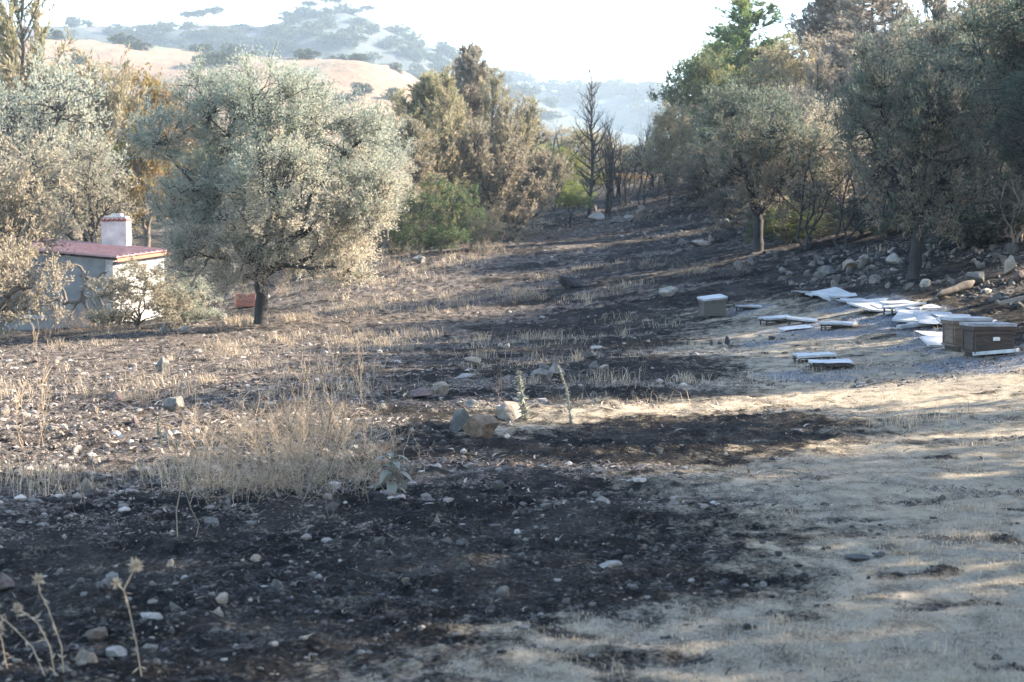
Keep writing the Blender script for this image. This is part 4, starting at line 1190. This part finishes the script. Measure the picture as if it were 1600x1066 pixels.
def thistle(base, pts, heads, label, seed):
    """dry stem along pts (offsets from base) ending in spiky heads"""
    rng = np.random.default_rng(seed)
    e = empty('dry_thistle', (base[0], base[1], gz(*base)))
    P = np.array(pts, float)
    t = np.linspace(0, 1, 10); tt = np.linspace(0, 1, len(P))
    C = np.stack([np.interp(t, tt, P[:, i]) for i in range(3)], -1)
    link('stem', tubes_mesh('thistle_stem', [(C, np.linspace(0.0026, 0.0018, 10), 6)]), M['dry'], e)
    for (h, r) in heads:
        h = np.array(h, float)
        n = 70
        D = unit(rng.normal(0, 1, (n, 3)) + np.array([0, 0, 0.7]))
        hd = leaves_mesh('thistle_head', h + D * r * 0.15, D, r * (0.7 + 0.6 * rng.random(n)), np.full(n, r * 0.22), np.full(n, 0.5), rng)
        link('flower_head', hd, M['dry'], e)
        j = int(np.argmin(np.linalg.norm(C - h, axis=1)))
        if np.linalg.norm(C[j] - h) > 0.012:
            link('side_stem', tubes_mesh('thistle_side', [(curve_pts(C[j], h, 4, rng, 0.05), np.array([0.003, 0.003, 0.0025, 0.0025]), 5)]), M['dry'], e)
    n = 24
    k = rng.integers(0, 10, n)
    D = unit(rng.normal(0, 1, (n, 3)))
    link('dry_leaf', leaves_mesh('thistle_leaf', C[k], D, 0.02 + 0.03 * rng.random(n), np.full(n, 0.006), np.full(n, 0.5), rng), M['dry'], e)['kind'] = 'stuff'
    return tag(e, label, 'thistle')

def rel(base_px, pts_px):
    """offsets of picture points at the base's distance"""
    c = G(*base_px); z = gz(*c)
    out = []
    for p in pts_px:
        q = at(p[0], p[1], c[1] + (p[2] if len(p) > 2 else 0))
        out.append((q[0] - c[0], q[1] - c[1], q[2] - z))
    return c, out
for bp, pts, hd, lab, sd in [
    ((222, 1056), [(222, 1062), (212, 1000), (198, 935), (193, 922)], [((212, 885), 0.032), ((182, 912), 0.02)], 'tall dry thistle with two bristly pale heads, standing upright', 1),
    ((100, 1062), [(100, 1066), (96, 1010), (75, 950), (62, 925)], [((60, 908), 0.026)], 'dry thistle with one ragged head bent over the others', 2),
    ((88, 1066), [(88, 1070), (78, 1010), (60, 975), (42, 960)], [((28, 952), 0.022)], 'short leaning thistle with a drooping small head', 3),
    ((75, 1064), [(75, 1068), (50, 1010), (20, 980), (-8, 955)], [((-12, 950), 0.03)], 'flattened thistle stem bending right down beside the reddish stone', 4),
    ((14, 1050), [(14, 1056), (8, 1030), (3, 1000), (-2, 985)], [((-4, 980), 0.03)], 'single straight straw stem next to the leaning thistles', 5)]:
    c, o = rel(bp, pts)
    c2, oh = rel(bp, [h[0] for h in hd])
    thistle(c, o, [(a, h[1]) for a, h in zip(oh, hd)], lab, sd)

def mullein(base_px, pts, label, seed, rw):
    rng = np.random.default_rng(seed)
    c, o = rel(base_px, pts)
    e = empty('mullein_stalk', (c[0], c[1], gz(*c)))
    P = np.array(o); t = np.linspace(0, 1, 14); tt = np.linspace(0, 1, len(P))
    C = np.stack([np.interp(t, tt, P[:, i]) for i in range(3)], -1)
    link('stem', tubes_mesh('mullein_stem', [(C, np.linspace(0.009, 0.006, 14), 6)]), M['woolly'], e)
    n = 260
    u = rng.random(n); p = np.stack([np.interp(u, t, C[:, i]) for i in range(3)], -1)
    D = unit(rng.normal(0, 1, (n, 3)) + np.array([0, 0, -0.1]))
    link('withered_leaf', leaves_mesh('mullein_leaf', p, D, rw * (0.4 + 0.9 * rng.random(n)) * (1.2 - 0.6 * u), np.full(n, 0.02), np.full(n, 0.5), rng), M['woolly'], e)
    tag(e, label, 'plant')
mullein((822, 655), [(822, 660), (816, 620), (810, 580)], 'thick woolly grey dry stalk beside the pale layered boulder', 11, 0.07)
mullein((893, 658), [(893, 662), (886, 610), (872, 572)], 'thin leaning woolly stalk near the smooth oval rock', 12, 0.03)
mullein((250, 700), [(250, 706), (250, 680), (246, 655)], 'short woolly grey stalk below the flat topped grey boulder', 13, 0.03)

def rosette():
    c, o = rel((612, 768), [(612, 768)])
    rng = np.random.default_rng(9)
    e = empty('leafy_mullein', (c[0], c[1], gz(*c)))
    link('stem', tubes_mesh('leafy_stem', [(curve_pts((0, 0, -.02), (0.01, 0, .28), 6, rng, 0.05), np.linspace(.010, .006, 6), 6)]), M['woolly'], e)
    for k in range(15):
        a = k * 2.4; z = 0.03 + 0.22 * k / 15; L = 0.20 - 0.08 * k / 15; w = L * 0.36
        el = 0.1 + 0.9 * k / 15 + rng.normal(0, 0.15)
        rows = []
        for j in range(6):
            u = j / 5
            r = L * u * math.cos(el - u * 0.9); h = z + L * u * math.sin(el - u * 0.9) 
            hw = w * math.sin(math.pi * min(1, 0.12 + 0.88 * u)) ** 0.8 * 0.5 + 0.002
            for s in (-1, 0, 1):
                rows.append((math.cos(a) * r - math.sin(a) * hw * s, math.sin(a) * r + math.cos(a) * hw * s, h + abs(s) * hw * 0.35))
        F = [(j * 3 + i, j * 3 + i + 1, j * 3 + i + 4, j * 3 + i + 3) for j in range(5) for i in range(2)]
        link('leaf', np_mesh('mullein_leaf', np.array(rows), np.array(F), smooth=True), M['woolly'], e)
    tag(e, 'grey green leafy mullein plant at the edge of the dry weed thicket', 'plant')
rosette()

# ------------------------------------------------------------------ hives and their remains
M['hive_wood'] = simple('hive_wood', (0.06, 0.042, 0.032), (0.17, 0.12, 0.085), 5, 0.85, 0.35, 0.01, (1, 1, 7))
M['hive_charred'] = simple('hive_charred', (0.018, 0.014, 0.012), (0.07, 0.046, 0.034), 5, 0.8, 0.5, 0.012, (1, 1, 7))
M['metal_sooty'] = simple('sooty_sheet', (0.10, 0.10, 0.105), (0.30, 0.30, 0.31), 9, 0.6, 0.2, 0.01)
M['hive_grey'] = simple('hive_grey', (0.06, 0.054, 0.047), (0.12, 0.108, 0.094), 5, 0.85, 0.3, 0.01, (1, 1, 7))
M['metal'] = simple('galvanised_sheet', (0.22, 0.225, 0.235), (0.42, 0.43, 0.45), 7, 0.55, 0.15, 0.01, None, 5, 0.2)
M['metal_pale'] = simple('bleached_sheet', (0.27, 0.275, 0.28), (0.46, 0.46, 0.46), 4, 0.6, 0.15, 0.01)
M['metal_burnt'] = simple('burnt_iron', (0.015, 0.014, 0.014), (0.07, 0.055, 0.045), 14, 0.8, 0.4, 0.01)
M['label_white'] = simple('worn_white', (0.45, 0.43, 0.40), (0.70, 0.68, 0.65), 30, 0.7, 0.1, 0.002)
M['plank'] = simple('weathered_plank', (0.13, 0.11, 0.09), (0.28, 0.24, 0.20), 6, 0.9, 0.5, 0.01, (1, 8, 8))

def face_px(px, py):
    c = G(px, py); return c

def hive(px, py, w, d, h, rz, wood, lidm, label, lid_tilt=(0, 0), plate=True, front='y'):
    c = G(px, py)
    zb = gz(*c)
    e = empty('beehive', (c[0], c[1], zb), rz)
    t = 0.025
    z0 = 0.06
    boxes('floor_board', [(0, 0, z0 - 0.018, w + 0.02, d + 0.05, 0.03)], M[wood], e, 0.003)
    # body of four boards, standing proud at the corners
    for nm, s in (('front_board', (0, -d / 2, z0 + h / 2, w, t, h)), ('back_board', (0, d / 2, z0 + h / 2, w, t, h)),
                  ('side_board', (-w / 2 + t / 2, 0, z0 + h / 2, t, d - t - .002, h - .002)), ('side_board', (w / 2 - t / 2, 0, z0 + h / 2, t, d - t - .002, h - .002))):
        b = boxes(nm, [s], M[wood], e, 0.003)
        if nm == 'front_board' and plate:
            boxes('hand_hold', [(0.02, -d / 2 - t / 2 - 0.003, z0 + h * 0.55, 0.085, 0.008, 0.045)], M['label_white'], b, 0.002)
            boxes('batten', [(0, -d / 2 - t / 2 - 0.006, z0 + h * 0.80, w * 0.96, 0.014, 0.03)], M[wood], b, 0.003)
    for sx in (-1, 1):
        boxes('corner_batten', [(sx * (w / 2 + 0.006), -d * 0.40, z0 + h * 0.48, 0.016, 0.035, h * 0.95)], M[wood], e, 0.003)
        boxes('corner_batten', [(sx * (w / 2 + 0.006), d * 0.40, z0 + h * 0.48, 0.016, 0.035, h * 0.95)], M[wood], e, 0.003)
        boxes('stand_rail', [(sx * w * 0.36, 0, z0 - 0.055, 0.05, d + 0.08, 0.05)], M['metal_burnt'], e, 0.003)
    lid = boxes('lid', [(0, 0, 0.03, w + 0.05, d + 0.05, 0.075)], M[wood], e, 0.004, (lid_tilt[0], lid_tilt[1], 0), (0, 0, z0 + h - 0.012 + abs(lid_tilt[0]) * d * 0.5 + abs(lid_tilt[1]) * w * 0.4))
    boxes('metal_cover', [(0, 0, 0.072, w + 0.062, d + 0.062, 0.012), (0, -d / 2 - 0.029, 0.055, w + 0.062, 0.004, 0.03), (-w / 2 - 0.029, 0, 0.055, 0.004, d + 0.062, 0.03), (w / 2 + 0.029, 0, 0.055, 0.004, d + 0.062, 0.03)], M[lidm], lid, 0.002)
    return tag(e, label, 'beehive')
hive(1543, 556, 0.48, 0.50, 0.27, rad(3), 'hive_charred', 'metal_sooty', 'dark brown wooden beehive with a white hand hold, in front of its twin')
hive(1509, 545, 0.46, 0.50, 0.27, rad(3), 'hive_wood', 'metal', 'greyish wooden beehive half hidden behind the dark brown one')
hive(1113, 497, 0.42, 0.42, 0.24, rad(10), 'hive_grey', 'metal_pale', 'small grey beehive standing alone with a slanted pale lid', (rad(5), rad(-7)), plate=False)

def lid_panel(px, py, w, d, rz, tx, ty, m, label, lift=0.0, t=0.02, seed=0):
    """warped sheet-metal hive lid with a low folded rim"""
    c = G(px, py)
    z = gz(*c)
    up = lift + 0.5 * (abs(math.sin(tx)) * d / 2 + abs(math.sin(ty)) * w / 2)
    e = empty('hive_lid', (c[0], c[1], z + up), 0)
    e.rotation_euler = (tx, ty, rz)
    nx, ny = 9, 7
    gx, gy = np.meshgrid(np.linspace(-w / 2, w / 2, nx), np.linspace(-d / 2, d / 2, ny))
    wz = t + (fbm(gx * 4 + seed * 3.7, gy * 4 + seed, 3, 17) - 0.5) * 0.035
    jx = gx + (fbm(gx * 5, gy * 5 + seed * 2, 2, 3) - 0.5) * 0.03
    T = np.stack([jx, gy, wz], -1).reshape(-1, 3); B = T - (0, 0, 0.005)
    i = np.arange(nx * ny).reshape(ny, nx)
    F = np.stack([i[:-1, :-1], i[:-1, 1:], i[1:, 1:], i[1:, :-1]], -1).reshape(-1, 4)
    n = nx * ny
    rimv = np.concatenate([i[0], i[1:, -1], i[-1, -2::-1], i[-2:0:-1, 0]])
    nxt = np.roll(rimv, -1)
    side = np.stack([rimv, rimv + n, nxt + n, nxt], -1)
    link('top_sheet', np_mesh('top_sheet', np.concatenate([T, B]), np.concatenate([F, F[:, ::-1] + n, side])), M[m], e)
    for k, edge in enumerate((i[0], i[-1], i[:, 0], i[:, -1])):
        if (k + seed) % 3 == 0: continue
        P = T[edge] - (0, 0, 0.006); Q = P - (0, 0, 0.024 + 0.012 * (k % 2))
        off = np.array([[0, .003, 0], [0, -.003, 0], [.003, 0, 0], [-.003, 0, 0]])[k]
        q = len(P); V = np.concatenate([P, Q, P + off, Q + off]); j = np.arange(q - 1)
        FF = np.concatenate([np.stack([j, j + 1, j + 1 + q, j + q], -1), np.stack([j + 2 * q, j + 3 * q, j + 1 + 3 * q, j + 1 + 2 * q], -1)])
        link('rim', np_mesh('rim', V, FF), M[m], e)
    return tag(e, label, 'metal lid'), c

def stand(c, w, d, h, rz, label):
    z = gz(*c)
    e = empty('hive_stand', (c[0], c[1], z), rz)
    boxes('frame', [(0, -d / 2, h - .012, w, .025, .024), (0, d / 2, h - .012, w, .025, .024), (-w / 2, 0, h - .012, .024, d - .03, .022), (w / 2, 0, h - .012, .024, d - .03, .022)], M['metal_burnt'], e)
    for sx in (-1, 1):
        for sy in (-1, 1):
            boxes('leg', [(sx * (w / 2 - .014), sy * (d / 2 - .03), h / 2 - .04, .024, .024, h + .03)], M['metal_burnt'], e)
    rng = np.random.default_rng(int(abs(c[0] * 100)))
    for k in range(5):
        boxes('charred_board', [(rng.uniform(-.3, .3) * w, rng.uniform(-.3, .3) * d, .02 + .012 * k, rng.uniform(.2, .4), rng.uniform(.03, .1), .014)], M['metal_burnt'], e)
    return tag(e, label, 'hive stand')

LIDS = [
 (1262, 464, .52, .45, .2, .03, .02, 'metal', 0.12, 'flat grey hive lid at the uphill end of the row'),
 (1303, 466, .62, .60, .5, .28, -.12, 'metal_pale', 0.02, 'steeply tilted pale hive lid beside the uphill end of the row'),
 (1328, 473, .55, .42, .1, .05, .04, 'metal', 0.02, 'grey hive lid below the steeply tilted one'),
 (1350, 477, .48, .40, -.2, .03, .03, 'metal', 0.04, 'small dark edged hive lid next to the grey sheets'),
 (1376, 486, .85, .80, .3, .14, .03, 'metal_pale', 0.0, 'wide blue grey sheet lid left of the sunlit one'),
 (1412, 489, .60, .46, .15, -.02, -.12, 'metal_pale', 0.10, 'cream hive lid raised on a stand within the row of sheets'),
 (1447, 498, .95, .9, -.35, .14, .05, 'metal_pale', 0.0, 'large lilac grey sheet behind the hives'),
 (1480, 506, .85, .8, -.2, .13, .04, 'metal_pale', 0.02, 'lilac grey sheet overlapping the next behind the hives'),
 (1515, 510, .9, .6, -.1, .10, .03, 'metal_pale', 0.03, 'pale sheet lying level just behind the twin hives'),
 (1465, 528, .50, .42, .4, .18, .05, 'metal_pale', 0.0, 'white lid propped against the greyish hive'),
 (1470, 542, .46, .30, .2, .35, .0, 'metal_pale', 0.0, 'white burnt lid leaning at the foot of the greyish hive'),
 (1213, 505, .52, .46, .15, .05, -.08, 'metal', 0.10, 'pale hive lid raised on a bent stand'),
 (1254, 506, .50, .44, -.2, .02, .10, 'metal_pale', 0.08, 'pale hive lid next to the bent stand'),
 (1243, 515, .50, .30, .25, .10, -.10, 'metal', 0.0, 'narrow grey lid lying below the two pale lids'),
 (1310, 513, .54, .46, -.35, .03, .02, 'metal', 0.11, 'grey hive lid turned cornerwise on thin legs'),
 (1170, 485, .48, .40, .05, .03, .02, 'metal', 0.08, 'bluish lid on a low stand near the small grey hive'),
 (1272, 566, .50, .42, .05, .02, -.03, 'metal_pale', 0.11, 'hive lid on black legs, farther of the lone pair on the grass'),
 (1298, 577, .50, .42, -.03, .02, -.02, 'metal_pale', 0.09, 'hive lid on black legs, nearer of the lone pair, with ash around'),
]
for k, (px, py, w, tx, rz) in enumerate([(1282, 462, .60, .16, .2), (1318, 466, .60, .14, -.1), (1340, 471, .62, .17, .15), (1362, 476, .66, .20, -.2), (1392, 484, .72, .17, .1), (1402, 479, .62, .12, .3),
        (1428, 491, .74, .16, -.15), (1440, 487, .66, .13, .2), (1462, 495, .74, .17, .05), (1470, 504, .70, .14, -.25), (1492, 501, .74, .16, .12), (1450, 507, .62, .10, .3)]):
    e, c = lid_panel(px, py, w * 0.82, w * 0.62, rz, tx * 0.75, 0.03 * (-1) ** k, 'metal_pale' if k % 3 else 'metal', 'flat pale sheet in the overlapping row that curves back from the twin hives', 0.01, seed=k + 3)
    tag(e, group='pale sheets of the overlapping row')
LAB2 = {LIDS[0][-1]: 'flat lid at the uphill end of the row', LIDS[5][-1]: 'cream lid raised within the row of sheets', LIDS[11][-1]: 'raised pale lid, bent at one side',
        LIDS[12][-1]: 'pale lid beside the bent stand', LIDS[14][-1]: 'cornerwise grey lid', LIDS[15][-1]: 'bluish lid near the small grey hive', LIDS[16][-1]: 'farther lid of the lone pair', LIDS[17][-1]: 'nearer lid of the lone pair'}
for (px, py, w, d, rz, tx, ty, m, lift, lab) in LIDS:
    lift *= 0.75
    e, c = lid_panel(px, py, w, d, rz, tx, ty, m, lab, lift, seed=int(px * 7 + py))
    if lift >= 0.06:
        stand(c, w * 0.94, d * 0.9, lift - 0.004, rz, 'burnt black iron stand under the ' + LAB2[lab])

def plank(name, pa, pb, w, t, m, label, lift=0.0, cat='plank', up_b=0.0):
    a, b = G(*pa), G(*pb)
    A = np.array([a[0], a[1], gz(*a) + lift + t / 2]); B = np.array([b[0], b[1], gz(*b) + lift + t / 2 + up_b])
    L = float(np.linalg.norm(B - A))
    o = boxes(name, [(0, 0, 0, L, w, t)], M[m], None, min(w, t) * 0.12)
    d = Vector((B - A) / L)
    o.rotation_euler = d.to_track_quat('X', 'Z').to_euler()
    o.location = (A + B) / 2
    return tag(o, label, cat)
plank('plank', (1522, 562), (1590, 558), .10, .045, 'metal', 'pale plank lying along the front of the twin hives', 0.03)
plank('plank', (1403, 517), (1455, 509), .14, .05, 'metal', 'grey board lying on the grass uphill of the twin hives', 0.02)
plank('plank', (1562, 486), (1640, 472), .12, .06, 'plank', 'long weathered plank at the foot of the bank', 0.06, up_b=0.05)
plank('plank', (1385, 493), (1440, 490), .10, .04, 'metal', 'thin pale board below the sunlit cream lid', 0.02)
plank('plank', (1360, 530), (1400, 527), .05, .03, 'metal_burnt', 'thin charred stick on the grass before the row of lids', 0.0)

def log_():
    a, b = G(1462, 471), G(1522, 452)
    rng = np.random.default_rng(3)
    A = np.array([a[0], a[1], gz(*a) + .08]); B = np.array([b[0], b[1], gz(*b) + .12])
    P = curve_pts(A, B, 9, rng, 0.05)
    R = np.array([.01, .05, .055, .06, .06, .07, .075, .07, .02])
    o = link('fallen_log', tubes_mesh('fallen_log', [(P, R, 10)]), M['bark'])
    tag(o, 'fallen brown log lying across the stones of the bank', 'log')
log_()

def debris(px, py, w, h, label, seed):
    c = G(px, py)
    rng = np.random.default_rng(seed)
    me = rock_mesh(seed, 2, 1.0, 10, 0.3)
    stone_at(c[0], c[1], w, h, me, 'char', label, name='charred_lump', cat='debris', rz=seed)
M['char'] = simple('charred', (0.006, 0.006, 0.007), (0.035, 0.033, 0.032), 18, 0.85, 0.6, 0.01)
debris(1136, 538, .09, .13, 'upright charred lump on the grass, the taller one', 501)
debris(1124, 538, .13, .05, 'low charred lump touching the taller one', 502)
debris(1111, 540, .05, .10, 'thin charred peg standing on the grass', 503)
debris(1206, 532, .16, .06, 'small black heap at the end of an ash streak', 504)
debris(893, 452, .75, .32, 'charred black mound on the slope among dry stalks', 505)
debris(1340, 876, .16, .02, 'flat scatter of black char on the straw grass', 506)
debris(1375, 872, .14, .02, 'flat crust of black char beside the larger scatter on the straw', 507)
debris(1217, 873, .05, .025, 'tiny dark clod on the straw grass', 508)
debris(1172, 983, .07, .03, 'dark clod at the burnt edge of the straw grass', 509)

# ------------------------------------------------------------------ house
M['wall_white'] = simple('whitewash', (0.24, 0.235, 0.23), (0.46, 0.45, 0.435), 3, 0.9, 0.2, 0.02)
M['wall_shaded'] = simple('shaded_render', (0.13, 0.13, 0.13), (0.21, 0.21, 0.205), 3, 0.9, 0.2, 0.02)  # walls facing away from the sun, their shade put into this grey
M['roof_red'] = simple('red_roof_sheet', (0.20, 0.10, 0.095), (0.34, 0.20, 0.19), 4, 0.5, 0.1, 0.005)
M['glass_dark'] = simple('window_glass', (0.02, 0.025, 0.03), (0.03, 0.035, 0.04), 2, 0.12, 0)
M['tile_red'] = simple('chimney_tile', (0.12, 0.055, 0.045), (0.20, 0.095, 0.08), 12, 0.8, 0.2, 0.01)
M['fascia'] = simple('rusty_fascia', (0.20, 0.09, 0.05), (0.30, 0.14, 0.08), 8, 0.8, 0.2, 0.01)

def quad_prism(name, pts, th, m, parent):
    """slab: four corner points (top) with thickness th straight down"""
    T = np.array(pts, float); B = T - (0, 0, th)
    V = np.concatenate([T, B])
    F = [(0, 1, 2, 3), (7, 6, 5, 4), (0, 4, 5, 1), (1, 5, 6, 2), (2, 6, 7, 3), (3, 7, 4, 0)]
    return link(name, np_mesh(name, V, np.array(F)), m, parent)

def house():
    B = at(176, 403, 46.0); C = at(256, 392, 50.0)
    u = np.array([-0.98, 0.17]); L = 5.2                   # the long side runs to the left, roof rising that way
    rise = 0.42
    A = np.array([B[0] + u[0] * L, B[1] + u[1] * L, B[2] + rise]); D = np.array([C[0] + u[0] * L, C[1] + u[1] * L, C[2] + rise + .12])
    zg = -1.6
    base = np.array([B[0], B[1], 0.0])
    e = empty('small_house', base)
    def loc(p): return np.array(p) - base
    def wall(nm, p, q, m, t=0.2):
        p, q = loc(p), loc(q)
        d = (q - p)[:2]; d /= np.linalg.norm(d); n = np.array([d[1], -d[0]])      # outward normal on the right of p->q
        i = np.array([-n[0] * t, -n[1] * t])
        V = []
        for r in (p, q):
            for off in (np.zeros(2), i):
                V.append((r[0] + off[0], r[1] + off[1], zg)); V.append((r[0] + off[0], r[1] + off[1], r[2] - 0.05))
        F = [(0, 4, 5, 1), (2, 3, 7, 6), (1, 5, 7, 3), (0, 1, 3, 2), (4, 6, 7, 5), (0, 2, 6, 4)]
        return link(nm, np_mesh(nm, np.array(V), np.array(F)), m, e), n, d
    wf, nf, df = wall('front_wall', A, B, M['wall_shaded'])
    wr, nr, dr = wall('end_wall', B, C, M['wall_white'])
    wall('rear_wall', C, D, M['wall_shaded']); wall('far_end_wall', D, A, M['wall_shaded'])
    # roof of ribbed sheets that run from the high to the low end
    ov = 0.18
    uu = np.array([u[0], u[1], rise / L])
    v = (C - B); vl = np.linalg.norm(v); v = v / vl
    n_sh = 10
    for k in range(n_sh):
        s0 = -ov + (vl + 2 * ov) * k / n_sh; s1 = -ov + (vl + 2 * ov) * (k + 1) / n_sh
        b0 = B + v * s0 - uu * ov; b1 = B + v * s1 - uu * ov
        t0 = b0 + uu * (L + 2 * ov); t1 = b1 + uu * (L + 2 * ov)
        up = np.array([0, 0, 0.05 + 0.003 * (k % 2)])
        sh = quad_prism('roof_sheet', [loc(b0 + up), loc(b1 + up), loc(t1 + up), loc(t0 + up)], 0.03, M['roof_red'], e)
        r0 = b0 + v * 0.02; r1 = b0 + v * 0.07; up2 = np.array([0, 0, 0.085])
        quad_prism('rib', [loc(r0 + up2), loc(r1 + up2), loc(r1 + uu * (L + 2 * ov) + up2), loc(r0 + uu * (L + 2 * ov) + up2)], 0.036, M['roof_red'], sh)
    f0 = B - uu * (ov + .03) - v * ov; f1 = f0 + v * (vl + 2 * ov)
    quad_prism('fascia', [loc(f0), loc(f1), loc(f1 + uu * 0.025), loc(f0 + uu * 0.025)], 0.09, M['fascia'], e)
    # chimney
    c = at(182, 385, 50.2)
    c0 = loc((c[0], c[1], 0))
    ch = boxes('chimney', [(c0[0], c0[1], (at(0, 398, 50)[2] + at(0, 346, 50)[2]) / 2, .74, .62, at(0, 346, 50)[2] - at(0, 398, 50)[2])], M['wall_white'], e, 0.01)
    zt = at(0, 346, 50)[2]
    for k in range(6):
        boxes('cap_tile', [(c0[0] - .33 + k * .132, c0[1], zt + .045, .11, .72, .09)], M['tile_red'], ch, 0.03)
    boxes('cap_slab', [(c0[0] + .02, c0[1], zt + .12, .66, .54, .07)], M['wall_white'], ch, 0.02)
    boxes('cap_top', [(c0[0] + .03, c0[1], zt + .19, .32, .32, .08)], M['wall_white'], ch, 0.02)
    # window with two panes
    w = boxes('window', [(0, 0, 0, .86, .05, .05), (0, 0, .42, .86, .05, .05), (-.405, 0, .21, .05, .048, .37), (.405, 0, .21, .05, .048, .37), (0, 0, .21, .07, .048, .37)], M['wall_white'], e)
    q = at(52, 493, 46.6)
    s = ((q[0] - A[0]) * df[0] + (q[1] - A[1]) * df[1])
    wp = A[:2] + df * s + nf * 0.012
    w.location = (wp[0] - base[0], wp[1] - base[1], q[2]); w.rotation_euler = (0, 0, math.atan2(df[1], df[0]))
    for sx in (-1, 1):
        boxes('pane', [(sx * .21, .004, .21, .35, .02, .37)], M['glass_dark'], w)
    boxes('sill', [(0, -.03, -.05, .96, .12, .045)], M['wall_white'], w)
    tag(e, 'small white house with a red sheet roof and a broad chimney', 'house')
house()

def dead_limb():
    """crooked dead limb arching before the house"""
    rng = np.random.default_rng(8)
    c, p = rel((140, 512), [(110, 414), (122, 416), (131, 428), (133, 445), (129, 460), (118, 471), (104, 474), (85, 468), (66, 466)])
    e = empty('dead_olive_limb', (c[0], c[1], gz(*c)))
    P = np.array(p); t = np.linspace(0, 1, 22); tt = np.linspace(0, 1, len(P))
    C = np.stack([np.interp(t, tt, P[:, i]) for i in range(3)], -1) + rng.normal(0, 0.03, (22, 3))
    link('limb', tubes_mesh('limb', [(C, np.concatenate([np.linspace(.03, .055, 11), np.linspace(.06, .035, 11)]) * rng.uniform(.75, 1.25, 22), 8)]), M['bark'], e)
    _, s = rel((140, 512), [(128, 462), (136, 485), (150, 516)])
    link('stem', tubes_mesh('stem', [(np.array(s), np.array([.05, .055, .07]), 8)]), M['bark'], e)
    for q in ([(131, 432), (150, 440), (170, 450), (182, 452)], [(128, 462), (142, 468), (152, 482)], [(80, 468), (84, 485), (88, 505)], [(126, 430), (134, 437), (138, 424)], [(120, 470), (112, 490), (105, 512)], [(133, 445), (148, 455), (160, 475), (165, 500)], [(110, 414), (98, 410), (90, 418)], [(150, 440), (158, 428), (170, 424)], [(104, 474), (100, 455), (92, 445)]):
        _, s = rel((140, 512), q)
        link('side_branch', tubes_mesh('side_branch', [(np.array(s), np.linspace(.05, .02, len(s)), 6)]), M['bark'], e)
    tag(e, 'crooked dead olive limb arching in front of the shaded house wall', 'dead branch')
dead_limb()

M['crate_red'] = simple('orange_red_plastic', (0.24, 0.085, 0.05), (0.34, 0.13, 0.085), 6, 0.6, 0.1, 0.005)
def crate():
    c = G(383, 481)
    e = empty('red_crate', (c[0], c[1], gz(*c)), 0.25)
    for s in ((0, -.2, 0), (0, .2, 0)):
        for z in (.08, .2, .32):
            boxes('slat', [(0, s[1], z, .52, .02, .09)], M['crate_red'], e, .004)
    for sx in (-1, 1):
        for z in (.08, .2, .32):
            boxes('slat', [(sx * .25, 0, z, .02, .38, .09)], M['crate_red'], e, .004)
        for sy in (-1, 1):
            boxes('corner_post', [(sx * .235, sy * .185, .18, .03, .03, .38)], M['crate_red'], e, .004)
    boxes('base', [(0, 0, .03, .48, .38, .02)], M['crate_red'], e)
    tag(e, 'orange red slatted crate behind the trunk of the large olive', 'crate')
crate()
